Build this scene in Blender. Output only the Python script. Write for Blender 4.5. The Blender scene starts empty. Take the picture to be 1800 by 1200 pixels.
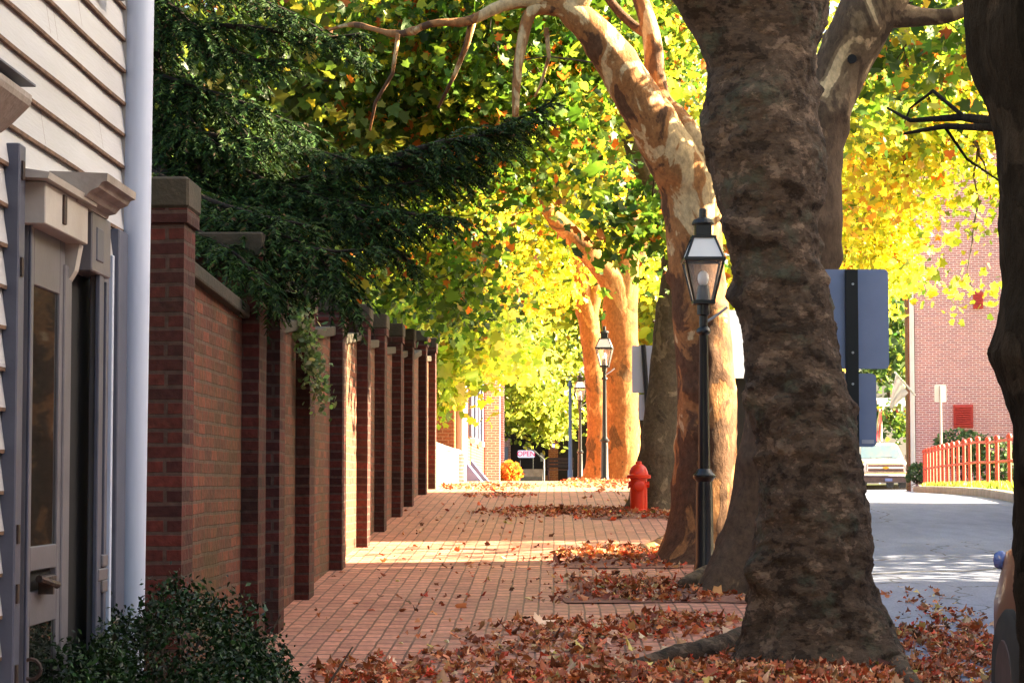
import bpy, math, random
import numpy as np
from mathutils import Vector, Matrix, noise

random.seed(7)
RNG = np.random.default_rng(11)
SC = bpy.context.scene
COL = SC.collection
F = 4000.0            # focal length in photograph pixels (1800 wide)
EYE = 1.53
PITCH = math.atan(245 / F)
YAW = math.atan(75 / F)

# ------------------------------------------------------------------ camera
cam = bpy.data.cameras.new("camera")
cam.lens = 36.0 * F / 1800
cam.sensor_width = 36
cam.clip_start = 0.1
cam.clip_end = 3000
camo = bpy.data.objects.new("camera", cam)
camo.location = (0, 0, EYE)
camo.rotation_euler = (math.pi / 2 + PITCH, 0, YAW)
COL.objects.link(camo)
SC.camera = camo
CR = camo.rotation_euler.to_matrix()


def W(px, py, d):
    """point of the place seen at a photograph pixel, d metres down the street"""
    v = CR @ Vector(((px - 900) / F, (600 - py) / F, -1))
    return Vector((0, 0, EYE)) + v * (d / v.y)


def gz(d):
    t = 0.045 * d
    if t > 1.3:
        t = 1.3 + 0.23 * (1 - math.exp(-(t - 1.3) / 0.23))
    return t


def kerbx(d):
    return 1.75 if d < 45 else 1.75 + (d - 45) * 0.0 


def roadl(d):
    return 1.87 if d < 45 else 1.87 + (d - 45) * 0.13 + 0.0012 * (d - 45) ** 2


def roadr(d):
    pts = [(-200, 6.2), (30, 6.35), (48, 7.6), (60, 9.4), (75, 12.4), (95, 17), (140, 30), (400, 90)]
    for (a, x), (b, y) in zip(pts, pts[1:]):
        if d <= b:
            return x + (y - x) * (d - a) / (b - a)
    return 90


def rz(d, x=2):
    return gz(d) - 0.15 - 0.0022 * max(0, min(d, 100) - 36) - 0.010 * (min(x, 30) - 2)


def ground_hit(px, py, road=False):
    lo, hi = 3.0, 120.0
    v = CR @ Vector(((px - 900) / F, (600 - py) / F, -1))
    d = lo
    while d < hi:
        p = Vector((0, 0, EYE)) + v * (d / v.y)
        if p.z <= (rz(d, p.x) if p.x > 1.87 else gz(d)):
            return p
        d += 0.03
    return None


# ------------------------------------------------------------------ object helpers
def thing(name, label, cat, loc=(0, 0, 0), group=None):
    o = bpy.data.objects.new(name, None)
    o.empty_display_size = 0.2
    o.location = loc
    COL.objects.link(o)
    o["label"] = label
    o["category"] = cat
    if group:
        o["group"] = group
    return o


def tag(o, label=None, cat=None, group=None, kind=None):
    if label:
        o["label"] = label
    if cat:
        o["category"] = cat
    if group:
        o["group"] = group
    if kind:
        o["kind"] = kind
    return o


def origin_of(o):
    v = Vector((0, 0, 0))
    while o is not None:
        v += o.location
        o = o.parent
    return v


def copy_tree(o, parent=None):
    c = o.copy()
    COL.objects.link(c)
    c.parent = parent
    for ch in list(o.children):
        copy_tree(ch, c)
    return c


class MB:
    """collects shapes in place coordinates and links them as one mesh object"""

    def __init__(self):
        self.v, self.f = [], []

    def add(self, vs, fs):
        n = len(self.v)
        self.v += [tuple(p) for p in vs]
        self.f += [tuple(i + n for i in f) for f in fs]
        return self

    def box(self, x0, x1, y0, y1, z0, z1, bev=0.0):
        if bev <= 0:
            vs = [(x0, y0, z0), (x1, y0, z0), (x1, y1, z0), (x0, y1, z0), (x0, y0, z1), (x1, y0, z1), (x1, y1, z1), (x0, y1, z1)]
            return self.add(vs, [(0, 3, 2, 1), (4, 5, 6, 7), (0, 1, 5, 4), (1, 2, 6, 5), (2, 3, 7, 6), (3, 0, 4, 7)])
        b = bev
        rings = []
        for z, i in ((z0, b), (z0 + b, 0), (z1 - b, 0), (z1, b)):
            X0, X1, Y0, Y1 = x0 + i, x1 - i, y0 + i, y1 - i
            rings.append([(X0 + b, Y0, z), (X1 - b, Y0, z), (X1, Y0 + b, z), (X1, Y1 - b, z), (X1 - b, Y1, z), (X0 + b, Y1, z), (X0, Y1 - b, z), (X0, Y0 + b, z)])
        vs = [p for r in rings for p in r]
        fs = [tuple(range(7, -1, -1)), tuple(range(24, 32))]
        for k in range(3):
            for j in range(8):
                a, c = k * 8 + j, k * 8 + (j + 1) % 8
                fs.append((a, c, c + 8, a + 8))
        return self.add(vs, fs)

    def tube(self, path, radii, n=10, cap=True, squash=1.0):
        path = [Vector(p) for p in path]
        if not hasattr(radii, "__len__"):
            radii = [radii] * len(path)
        vs, fs = [], []
        up = None
        for i, p in enumerate(path):
            t = (path[min(i + 1, len(path) - 1)] - path[max(i - 1, 0)]).normalized()
            if up is None:
                up = t.orthogonal().normalized()
            up = (up - t * up.dot(t))
            up = up.normalized() if up.length > 1e-6 else t.orthogonal().normalized()
            s = t.cross(up)
            for k in range(n):
                a = 2 * math.pi * k / n
                vs.append(p + (up * math.cos(a) + s * math.sin(a) * squash) * radii[i])
        for i in range(len(path) - 1):
            for k in range(n):
                a, b = i * n + k, i * n + (k + 1) % n
                fs.append((a, b, b + n, a + n))
        if cap:
            fs.append(tuple(range(n - 1, -1, -1)))
            fs.append(tuple(range((len(path) - 1) * n, len(path) * n)))
        return self.add(vs, fs)

    def lathe(self, x, y, prof, n=20, square=False):
        """prof: (radius, z) from bottom to top"""
        vs, fs = [], []
        for r, z in prof:
            for k in range(n):
                a = 2 * math.pi * (k + (0.5 if square else 0)) / n
                q = r * (math.sqrt(2) if square else 1)
                vs.append((x + q * math.cos(a), y + q * math.sin(a), z))
        for i in range(len(prof) - 1):
            for k in range(n):
                a, b = i * n + k, i * n + (k + 1) % n
                fs.append((a, b, b + n, a + n))
        fs.append(tuple(range(n - 1, -1, -1)))
        fs.append(tuple(range((len(prof) - 1) * n, len(prof) * n)))
        return self.add(vs, fs)

    def prism(self, poly, axis, a0, a1):
        """poly of 2-D points extruded along axis 0/1/2 from a0 to a1"""
        n = len(poly)

        def mk(p, a):
            if axis == 0:
                return (a, p[0], p[1])
            if axis == 1:
                return (p[0], a, p[1])
            return (p[0], p[1], a)
        vs = [mk(p, a0) for p in poly] + [mk(p, a1) for p in poly]
        fs = [tuple(range(n - 1, -1, -1)), tuple(range(n, 2 * n))]
        for i in range(n):
            j = (i + 1) % n
            fs.append((i, j, j + n, i + n))
        return self.add(vs, fs)

    def grid(self, rows):
        m = len(rows[0])
        vs = [p for r in rows for p in r]
        fs = []
        for i in range(len(rows) - 1):
            for j in range(m - 1):
                a = i * m + j
                fs.append((a, a + 1, a + m + 1, a + m))
        return self.add(vs, fs)

    def build(self, name, mat, parent=None, smooth=False, bevel=0.0):
        o0 = origin_of(parent) if parent is not None else Vector((0, 0, 0))
        me = bpy.data.meshes.new(name)
        me.from_pydata([(p[0] - o0.x, p[1] - o0.y, p[2] - o0.z) for p in self.v], [], self.f)
        me.update()
        import bmesh
        bm = bmesh.new()
        bm.from_mesh(me)
        bmesh.ops.recalc_face_normals(bm, faces=bm.faces)
        bm.to_mesh(me)
        bm.free()
        if smooth:
            me.polygons.foreach_set("use_smooth", [True] * len(me.polygons))
            if smooth != "all":
                try:
                    me.set_sharp_from_angle(angle=math.radians(40))
                except Exception:
                    pass
        ob = bpy.data.objects.new(name, me)
        me.materials.append(mat)
        COL.objects.link(ob)
        ob.parent = parent
        if bevel:
            m = ob.modifiers.new("edge", "BEVEL")
            m.width = bevel
            m.segments = 2
            m.limit_method = "ANGLE"
        return ob


# ------------------------------------------------------------------ materials
MATS = {}


def nt_new(name):
    m = bpy.data.materials.new(name)
    m.use_nodes = True
    n = m.node_tree
    n.nodes.clear()
    out = n.nodes.new("ShaderNodeOutputMaterial")
    return m, n, out


def rgb(c):
    return (c[0], c[1], c[2], 1)


def mk(name, c1, c2=None, scale=6.0, rough=0.6, bump=0.0, bscale=40.0, spec=0.4, metal=0.0, stretch=(1, 1, 1), lo=0.35, hi=0.65, emit=None, coat=0.0):
    m, n, out = nt_new(name)
    L = n.links.new
    b = n.nodes.new("ShaderNodeBsdfPrincipled")
    b.inputs["Roughness"].default_value = rough
    b.inputs["Metallic"].default_value = metal
    b.inputs["Specular IOR Level"].default_value = spec
    b.inputs["Coat Weight"].default_value = coat
    tc = n.nodes.new("ShaderNodeTexCoord")
    mp = n.nodes.new("ShaderNodeMapping")
    mp.inputs["Scale"].default_value = stretch
    L(tc.outputs["Object"], mp.inputs["Vector"])
    if c2 is None:
        c2 = tuple(x * 0.8 for x in c1)
    nz = n.nodes.new("ShaderNodeTexNoise")
    nz.inputs["Scale"].default_value = scale
    nz.inputs["Detail"].default_value = 7
    nz.inputs["Roughness"].default_value = 0.62
    L(mp.outputs[0], nz.inputs["Vector"])
    rp = n.nodes.new("ShaderNodeValToRGB")
    rp.color_ramp.elements[0].position = lo
    rp.color_ramp.elements[1].position = hi
    rp.color_ramp.elements[0].color = rgb(c2)
    rp.color_ramp.elements[1].color = rgb(c1)
    L(nz.outputs["Fac"], rp.inputs["Fac"])
    L(rp.outputs["Color"], b.inputs["Base Color"])
    if bump:
        n2 = n.nodes.new("ShaderNodeTexNoise")
        n2.inputs["Scale"].default_value = bscale
        n2.inputs["Detail"].default_value = 5
        L(mp.outputs[0], n2.inputs["Vector"])
        bp = n.nodes.new("ShaderNodeBump")
        bp.inputs["Strength"].default_value = bump
        bp.inputs["Distance"].default_value = 0.02
        L(n2.outputs["Fac"], bp.inputs["Height"])
        L(bp.outputs[0], b.inputs["Normal"])
    if emit:
        b.inputs["Emission Color"].default_value = rgb(emit[0])
        b.inputs["Emission Strength"].default_value = emit[1]
    L(b.outputs[0], out.inputs["Surface"])
    MATS[name] = m
    return m


def mk_brick(name, c1, c2, mortar, bw=0.215, bh=0.0677, ms=0.010, flat=False, stain=(0.05, 0.045, 0.03), stain_amt=0.5, bump=0.6, turn=False, rough=0.85, ysq=None):
    m, n, out = nt_new(name)
    L = n.links.new
    b = n.nodes.new("ShaderNodeBsdfPrincipled")
    b.inputs["Roughness"].default_value = rough
    b.inputs["Specular IOR Level"].default_value = 0.25
    tc = n.nodes.new("ShaderNodeTexCoord")
    sx = n.nodes.new("ShaderNodeSeparateXYZ")
    L(tc.outputs["Object"], sx.inputs[0])
    cb = n.nodes.new("ShaderNodeCombineXYZ")
    if flat:
        if ysq:
            my = n.nodes.new("ShaderNodeMath"); my.operation = "MULTIPLY"; my.inputs[1].default_value = ysq
            L(sx.outputs["Y"], my.inputs[0]); L(my.outputs[0], cb.inputs["X"])
        else:
            L(sx.outputs["Y" if turn else "X"], cb.inputs["X"])
        L(sx.outputs["X" if turn else "Y"], cb.inputs["Y"])
    else:
        g = n.nodes.new("ShaderNodeNewGeometry")
        sn = n.nodes.new("ShaderNodeSeparateXYZ")
        L(g.outputs["True Normal"], sn.inputs[0])
        ab = n.nodes.new("ShaderNodeMath"); ab.operation = "ABSOLUTE"
        L(sn.outputs["X"], ab.inputs[0])
        gt = n.nodes.new("ShaderNodeMath"); gt.operation = "GREATER_THAN"
        L(ab.outputs[0], gt.inputs[0]); gt.inputs[1].default_value = 0.7
        mx = n.nodes.new("ShaderNodeMix")
        L(gt.outputs[0], mx.inputs["Factor"])
        L(sx.outputs["X"], mx.inputs["A"])
        L(sx.outputs["Y"], mx.inputs["B"])
        L(mx.outputs["Result"], cb.inputs["X"])
        L(sx.outputs["Z"], cb.inputs["Y"])
    # slightly uneven courses
    nw = n.nodes.new("ShaderNodeTexNoise"); nw.inputs["Scale"].default_value = 3.0
    L(tc.outputs["Object"], nw.inputs["Vector"])
    va = n.nodes.new("ShaderNodeVectorMath"); va.operation = "MULTIPLY_ADD"
    L(nw.outputs["Color"], va.inputs[0]); va.inputs[1].default_value = (0.02, 0.02, 0); L(cb.outputs[0], va.inputs[2])
    bt = n.nodes.new("ShaderNodeTexBrick")
    bt.inputs["Scale"].default_value = 1
    bt.inputs["Brick Width"].default_value = bw
    bt.inputs["Row Height"].default_value = bh
    bt.inputs["Mortar Size"].default_value = ms
    bt.inputs["Mortar Smooth"].default_value = 0.25
    bt.inputs["Bias"].default_value = 0
    bt.inputs["Color1"].default_value = rgb(c1)
    bt.inputs["Color2"].default_value = rgb(c2)
    bt.inputs["Mortar"].default_value = rgb(mortar)
    L(va.outputs[0], bt.inputs["Vector"])
    n1 = n.nodes.new("ShaderNodeTexNoise"); n1.inputs["Scale"].default_value = 1.3; n1.inputs["Detail"].default_value = 8; n1.inputs["Roughness"].default_value = 0.68
    L(tc.outputs["Object"], n1.inputs["Vector"])
    rp = n.nodes.new("ShaderNodeValToRGB")
    rp.color_ramp.elements[0].position = 0.42; rp.color_ramp.elements[1].position = 0.68
    rp.color_ramp.elements[0].color = (0, 0, 0, 1); rp.color_ramp.elements[1].color = (stain_amt,) * 3 + (1,)
    L(n1.outputs["Fac"], rp.inputs["Fac"])
    m1 = n.nodes.new("ShaderNodeMix"); m1.data_type = "RGBA"
    L(rp.outputs["Color"], m1.inputs["Factor"]); L(bt.outputs["Color"], m1.inputs["A"]); m1.inputs["B"].default_value = rgb(stain)
    n2 = n.nodes.new("ShaderNodeTexNoise"); n2.inputs["Scale"].default_value = 28; n2.inputs["Detail"].default_value = 6
    L(tc.outputs["Object"], n2.inputs["Vector"])
    mr = n.nodes.new("ShaderNodeMapRange"); mr.inputs["From Min"].default_value = .3; mr.inputs["From Max"].default_value = .7
    mr.inputs["To Min"].default_value = .72; mr.inputs["To Max"].default_value = 1.2
    L(n2.outputs["Fac"], mr.inputs["Value"])
    m2 = n.nodes.new("ShaderNodeMix"); m2.data_type = "RGBA"; m2.blend_type = "MULTIPLY"; m2.inputs["Factor"].default_value = 1
    L(m1.outputs["Result"], m2.inputs["A"]); L(mr.outputs["Result"], m2.inputs["B"])
    L(m2.outputs["Result"], b.inputs["Base Color"])
    inv = n.nodes.new("ShaderNodeMath"); inv.operation = "MULTIPLY_ADD"
    L(bt.outputs["Fac"], inv.inputs[0]); inv.inputs[1].default_value = -1.0; L(n2.outputs["Fac"], inv.inputs[2])
    bp = n.nodes.new("ShaderNodeBump"); bp.inputs["Strength"].default_value = bump; bp.inputs["Distance"].default_value = 0.012
    L(inv.outputs[0], bp.inputs["Height"]); L(bp.outputs[0], b.inputs["Normal"])
    L(b.outputs[0], out.inputs["Surface"])
    MATS[name] = m
    return m


def mk_bark(name, dark, mid, light, scale=2.5, lo=0.45, hi=0.56, bump=0.5, stretch=(1, 1, 0.6), fine=22, lichen=None, zlight=None, plate=.4, dist=.8, det=.55, spec=.2):
    m, n, out = nt_new(name)
    L = n.links.new
    b = n.nodes.new("ShaderNodeBsdfPrincipled")
    b.inputs["Roughness"].default_value = 0.85
    b.inputs["Specular IOR Level"].default_value = spec
    tc = n.nodes.new("ShaderNodeTexCoord")
    mp = n.nodes.new("ShaderNodeMapping"); mp.inputs["Scale"].default_value = stretch
    L(tc.outputs["Object"], mp.inputs["Vector"])
    nz = n.nodes.new("ShaderNodeTexNoise")
    nz.inputs["Scale"].default_value = scale; nz.inputs["Detail"].default_value = 9; nz.inputs["Roughness"].default_value = det; nz.inputs["Distortion"].default_value = dist
    L(mp.outputs[0], nz.inputs["Vector"])
    src = nz.outputs["Fac"]
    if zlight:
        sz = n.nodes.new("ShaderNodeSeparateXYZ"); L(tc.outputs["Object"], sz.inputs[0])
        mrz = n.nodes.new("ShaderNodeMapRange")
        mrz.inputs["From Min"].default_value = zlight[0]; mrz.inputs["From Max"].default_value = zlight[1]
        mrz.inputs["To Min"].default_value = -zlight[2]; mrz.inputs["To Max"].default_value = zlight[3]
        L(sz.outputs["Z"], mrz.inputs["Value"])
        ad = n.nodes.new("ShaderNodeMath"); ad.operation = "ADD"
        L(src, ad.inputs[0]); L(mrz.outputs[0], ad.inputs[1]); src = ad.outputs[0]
    rp = n.nodes.new("ShaderNodeValToRGB")
    e = rp.color_ramp.elements
    e[0].position = lo - 0.015; e[0].color = rgb(dark)
    e[1].position = lo + 0.015; e[1].color = rgb(mid)
    x = e.new(hi - 0.012); x.color = rgb(mid)
    x = e.new(hi + 0.012); x.color = rgb(light)
    L(src, rp.inputs["Fac"])
    n2 = n.nodes.new("ShaderNodeTexNoise"); n2.inputs["Scale"].default_value = fine; n2.inputs["Detail"].default_value = 7; n2.inputs["Roughness"].default_value = .7
    L(mp.outputs[0], n2.inputs["Vector"])
    mr = n.nodes.new("ShaderNodeMapRange"); mr.inputs["From Min"].default_value = .3; mr.inputs["From Max"].default_value = .7
    mr.inputs["To Min"].default_value = .55; mr.inputs["To Max"].default_value = 1.35
    L(n2.outputs["Fac"], mr.inputs["Value"])
    m2 = n.nodes.new("ShaderNodeMix"); m2.data_type = "RGBA"; m2.blend_type = "MULTIPLY"; m2.inputs["Factor"].default_value = 1
    L(rp.outputs["Color"], m2.inputs["A"]); L(mr.outputs["Result"], m2.inputs["B"])
    cur = m2.outputs["Result"]
    if lichen:
        n3 = n.nodes.new("ShaderNodeTexNoise"); n3.inputs["Scale"].default_value = 4.5; n3.inputs["Detail"].default_value = 8; n3.inputs["Roughness"].default_value = .7
        L(tc.outputs["Object"], n3.inputs["Vector"])
        r3 = n.nodes.new("ShaderNodeValToRGB"); r3.color_ramp.elements[0].position = .54; r3.color_ramp.elements[1].position = .66
        r3.color_ramp.elements[1].color = (.7, .7, .7, 1)
        L(n3.outputs["Fac"], r3.inputs["Fac"])
        m3 = n.nodes.new("ShaderNodeMix"); m3.data_type = "RGBA"
        L(r3.outputs["Color"], m3.inputs["Factor"]); L(cur, m3.inputs["A"]); m3.inputs["B"].default_value = rgb(lichen)
        cur = m3.outputs["Result"]
    L(cur, b.inputs["Base Color"])
    hh = n.nodes.new("ShaderNodeMath"); hh.operation = "MULTIPLY_ADD"
    rq = n.nodes.new("ShaderNodeValToRGB")
    q = rq.color_ramp.elements
    q[0].position = lo - .02; q[0].color = (1, 1, 1, 1)
    q[1].position = lo + .02; q[1].color = (.5, .5, .5, 1)
    y = q.new(hi - .02); y.color = (.5, .5, .5, 1)
    y = q.new(hi + .02); y.color = (0, 0, 0, 1)
    L(src, rq.inputs["Fac"])
    L(rq.outputs["Color"], hh.inputs[0]); hh.inputs[1].default_value = plate; L(n2.outputs["Fac"], hh.inputs[2])
    bp = n.nodes.new("ShaderNodeBump"); bp.inputs["Strength"].default_value = bump; bp.inputs["Distance"].default_value = 0.03
    L(hh.outputs[0], bp.inputs["Height"]); L(bp.outputs[0], b.inputs["Normal"])
    L(b.outputs[0], out.inputs["Surface"])
    MATS[name] = m
    return m


def mk_leaf(name, trans=0.5, rough=0.5, spec=0.35, tboost=1.35):
    m, n, out = nt_new(name)
    L = n.links.new
    at = n.nodes.new("ShaderNodeAttribute"); at.attribute_name = "tint"
    b = n.nodes.new("ShaderNodeBsdfPrincipled")
    b.inputs["Roughness"].default_value = rough
    b.inputs["Specular IOR Level"].default_value = spec
    L(at.outputs["Color"], b.inputs["Base Color"])
    if trans > 0:
        t = n.nodes.new("ShaderNodeBsdfTranslucent")
        mu = n.nodes.new("ShaderNodeMix"); mu.data_type = "RGBA"; mu.blend_type = "MULTIPLY"; mu.inputs["Factor"].default_value = 1
        L(at.outputs["Color"], mu.inputs["A"]); mu.inputs["B"].default_value = (tboost * 1.15, tboost, tboost * .6, 1)
        L(mu.outputs["Result"], t.inputs["Color"])
        ms = n.nodes.new("ShaderNodeMixShader"); ms.inputs[0].default_value = trans
        L(b.outputs[0], ms.inputs[1]); L(t.outputs[0], ms.inputs[2])
        L(ms.outputs[0], out.inputs["Surface"])
    else:
        L(b.outputs[0], out.inputs["Surface"])
    MATS[name] = m
    return m


def mk_glass(name, col, rough=0.06, alpha=0.0):
    m, n, out = nt_new(name)
    b = n.nodes.new("ShaderNodeBsdfPrincipled")
    b.inputs["Base Color"].default_value = rgb(col)
    b.inputs["Roughness"].default_value = rough
    b.inputs["Specular IOR Level"].default_value = 0.8
    if alpha:
        t = n.nodes.new("ShaderNodeBsdfTransparent")
        ms = n.nodes.new("ShaderNodeMixShader"); ms.inputs[0].default_value = alpha
        n.links.new(b.outputs[0], ms.inputs[1]); n.links.new(t.outputs[0], ms.inputs[2])
        n.links.new(ms.outputs[0], out.inputs["Surface"])
    else:
        n.links.new(b.outputs[0], out.inputs["Surface"])
    MATS[name] = m
    return m


mk("cream_paint", (.40, .375, .345), (.31, .28, .25), 3.0, .55, .08, 60)
mk("clapboard_paint", (.45, .455, .47), (.37, .365, .365), 2.2, .5, .12, 50, stretch=(1, .25, 2))
mk("bare_wood_shadow", (.17, .10, .06), (.08, .045, .03), 20, .9)
mk("grey_paint", (.125, .12, .135), (.095, .09, .103), 5, .45, .06, 80)
mk("weathered_trim", (.30, .265, .235), (.20, .17, .145), 7, .65, .15, 50)
mk("slate_paint", (.075, .083, .118), (.058, .064, .092), 5, .45, .06, 80)
mk("white_metal", (.47, .53, .66), (.36, .41, .52), 5, .4, .05, 60, stretch=(1, 1, .12))
mk("shade_black", (.006, .006, .007), (.004, .004, .004), 5, .8)  # near-black paint standing in for shade in recesses
mk("iron", (.035, .03, .028), (.07, .04, .03), 30, .6, .2, 60, metal=.5)
mk("lamp_black", (.004, .0055, .0065), (.003, .004, .005), 12, .35, .05, 80, spec=.5)
mk_glass("window_glass", (.012, .014, .012), .02)
mk_glass("lamp_glass", (.75, .75, .72), .05, alpha=.82)
mk("frosted_panel", (.80, .80, .78), (.74, .74, .72), 5, .35)
mk("globe_white", (.85, .84, .82), (.80, .79, .77), 5, .25)
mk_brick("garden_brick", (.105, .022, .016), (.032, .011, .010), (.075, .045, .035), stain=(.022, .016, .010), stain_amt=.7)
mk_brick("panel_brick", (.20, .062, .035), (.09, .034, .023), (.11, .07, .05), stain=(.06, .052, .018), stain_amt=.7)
mk("coping", (.055, .042, .028), (.028, .027, .016), 5, .9, .4, 40)
mk_brick("paving", (.66, .29, .195), (.44, .185, .13), (.16, .08, .055), bw=.205 * .42, bh=.102, ms=.0075, ysq=.42, flat=True, turn=True, stain=(.36, .21, .15), stain_amt=.5, bump=.5, rough=.6)
mk_brick("house_brick", (.60, .26, .25), (.44, .19, .21), (.80, .72, .72), stain=(.52, .27, .26), stain_amt=.35, bump=.4)
mk_brick("orange_brick", (.32, .10, .04), (.22, .07, .03), (.34, .18, .10), stain=(.30, .11, .045), stain_amt=.4, bump=.4)
mk("asphalt", (.26, .255, .285), (.21, .205, .235), 1.2, .75, .25, 120, spec=.35)
def mk_asphalt():
    m, n, out = nt_new("asphalt")
    L = n.links.new
    b = n.nodes.new("ShaderNodeBsdfPrincipled"); b.inputs["Roughness"].default_value = .72; b.inputs["Specular IOR Level"].default_value = .35
    tc = n.nodes.new("ShaderNodeTexCoord")
    cur = None
    for sc, lo, hi, c1, c2, st in ((.5, .35, .65, (.165, .185, .26), (.23, .255, .345), (1, .4, 1)), (60, .3, .7, (.72,) * 3, (1.25,) * 3, (1, 1, 1)), (5, .35, .7, (.85,) * 3, (1.08,) * 3, (1, .3, 1))):
        mp = n.nodes.new("ShaderNodeMapping"); mp.inputs["Scale"].default_value = st
        L(tc.outputs["Object"], mp.inputs[0])
        z = n.nodes.new("ShaderNodeTexNoise"); z.inputs["Scale"].default_value = sc; z.inputs["Detail"].default_value = 6
        L(mp.outputs[0], z.inputs["Vector"])
        mr = n.nodes.new("ShaderNodeMix"); mr.data_type = "RGBA"
        rg = n.nodes.new("ShaderNodeMapRange"); rg.inputs["From Min"].default_value = lo; rg.inputs["From Max"].default_value = hi
        L(z.outputs["Fac"], rg.inputs["Value"]); L(rg.outputs[0], mr.inputs["Factor"])
        mr.inputs["A"].default_value = rgb(c1); mr.inputs["B"].default_value = rgb(c2)
        if cur is None:
            cur = mr.outputs["Result"]
        else:
            mu = n.nodes.new("ShaderNodeMix"); mu.data_type = "RGBA"; mu.blend_type = "MULTIPLY"; mu.inputs["Factor"].default_value = 1
            L(cur, mu.inputs["A"]); L(mr.outputs["Result"], mu.inputs["B"]); cur = mu.outputs["Result"]
    vo = n.nodes.new("ShaderNodeTexVoronoi"); vo.feature = "DISTANCE_TO_EDGE"; vo.inputs["Scale"].default_value = .32
    nw = n.nodes.new("ShaderNodeTexNoise"); nw.inputs["Scale"].default_value = 1.5; nw.inputs["Detail"].default_value = 6
    L(tc.outputs["Object"], nw.inputs["Vector"])
    va = n.nodes.new("ShaderNodeVectorMath"); va.operation = "MULTIPLY_ADD"; va.inputs[1].default_value = (.9, .9, 0)
    L(nw.outputs["Color"], va.inputs[0]); L(tc.outputs["Object"], va.inputs[2]); L(va.outputs[0], vo.inputs["Vector"])
    lt = n.nodes.new("ShaderNodeMath"); lt.operation = "LESS_THAN"; lt.inputs[1].default_value = .0028
    L(vo.outputs["Distance"], lt.inputs[0])
    mc = n.nodes.new("ShaderNodeMix"); mc.data_type = "RGBA"
    L(lt.outputs[0], mc.inputs["Factor"]); L(cur, mc.inputs["A"]); mc.inputs["B"].default_value = (.05, .05, .055, 1)
    L(mc.outputs["Result"], b.inputs["Base Color"])
    z = n.nodes.new("ShaderNodeTexNoise"); z.inputs["Scale"].default_value = 110; z.inputs["Detail"].default_value = 3
    L(tc.outputs["Object"], z.inputs["Vector"])
    bp = n.nodes.new("ShaderNodeBump"); bp.inputs["Strength"].default_value = .35; bp.inputs["Distance"].default_value = .01
    L(z.outputs["Fac"], bp.inputs["Height"]); L(bp.outputs[0], b.inputs["Normal"])
    L(b.outputs[0], out.inputs["Surface"])
    MATS["asphalt"] = m


mk_asphalt()
mk("kerb_stone", (.30, .26, .24), (.20, .17, .15), 5, .85, .3, 40)
mk("soil", (.30, .135, .085), (.20, .09, .06), 6, .95, .6, 25)
mk("earth", (.07, .075, .035), (.045, .04, .022), 1.5, .95, .5, 8)
mk("lawn", (.13, .17, .025), (.08, .11, .02), 9, .9, .6, 60)
mk_bark("bark_old", (.044, .029, .018), (.098, .066, .043), (.205, .140, .092), 5.5, .45, .575, 1.0, (1, 1, 1.5), 30, lichen=(.085, .098, .066), plate=.45, dist=.15, det=.68)
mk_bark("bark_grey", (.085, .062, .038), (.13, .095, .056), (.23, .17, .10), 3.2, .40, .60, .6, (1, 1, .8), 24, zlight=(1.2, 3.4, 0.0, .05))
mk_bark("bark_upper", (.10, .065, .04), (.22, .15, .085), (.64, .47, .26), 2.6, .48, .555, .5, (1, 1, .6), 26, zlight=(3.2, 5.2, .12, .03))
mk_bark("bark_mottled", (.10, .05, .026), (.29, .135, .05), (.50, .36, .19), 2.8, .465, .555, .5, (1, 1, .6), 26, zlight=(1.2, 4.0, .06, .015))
mk_bark("bark_orange", (.11, .055, .02), (.26, .105, .03), (.38, .19, .065), 2.2, .42, .58, .5, (1, 1, .6), 24)
mk_bark("bark_shade_black", (.004, .0035, .003), (.009, .0078, .007), (.018, .015, .013), 6, .45, .60, 1.0, (1, 1, .3), 26, spec=.04)  # near-black tone holds the trunk's shade in the bark colour
mk_bark("bark_conifer", (.012, .008, .006), (.02, .014, .010), (.035, .025, .018), 8, .42, .58, .8, (1, 1, .4), 26)
mk_bark("bark_brown", (.04, .028, .02), (.07, .05, .035), (.12, .09, .06), 8, .42, .58, .8, (1, 1, .4), 26)
mk_leaf("plane_leaf", .5, .45, .35, 1.5)
mk_leaf("dry_leaf", .15, .6, .3, 1.0)
mk_leaf("needle", .15, .7, .12, 1.0)
mk_leaf("box_leaf", .12, .45, .22, 1.0)
mk_leaf("thin_cloth", .45, .8, .1, 1.1)
mk("hydrant_red", (.80, .040, .007), (.66, .03, .006), 8, .35, .05, 60, spec=.5)
mk("sign_back", (.21, .26, .40), (.185, .23, .35), 3, .45, .03, 60, metal=.15)
mk("sign_grey_far", (.50, .50, .56), (.46, .46, .52), 3, .5)
mk("pole_black", (.004, .0055, .005), (.003, .0035, .0035), 15, .5)
mk("galvanised", (.40, .41, .43), (.34, .35, .37), 12, .4, 0, metal=.6)
mk("rail_red", (.52, .075, .045), (.40, .05, .03), 9, .5)
mk("vent_red", (.52, .06, .05), (.42, .05, .04), 9, .5)
mk("white_paint", (.80, .80, .78), (.72, .72, .70), 4, .5)
mk("white_car_paint", (.80, .80, .82), (.77, .77, .79), 3, .25, coat=.6)
mk("brown_car_paint", (.13, .048, .028), (.11, .04, .024), 3, .4, coat=.25)
mk("chrome", (.72, .72, .74), (.62, .62, .64), 3, .15, metal=1.0)
mk("rubber", (.012, .012, .012), (.02, .02, .02), 10, .85)
mk("bumper_dark", (.07, .05, .05), (.04, .03, .03), 10, .6)
mk_glass("car_glass", (.10, .16, .22), .05)
mk_glass("lamp_lens", (.06, .10, .30), .08)
mk_glass("headlight_lens", (.5, .52, .55), .08)
mk("gold", (.60, .33, .04), (.50, .27, .03), 5, .3, metal=.6)
mk("beige_wall", (.62, .52, .46), (.56, .47, .42), 1, .8)
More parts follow.
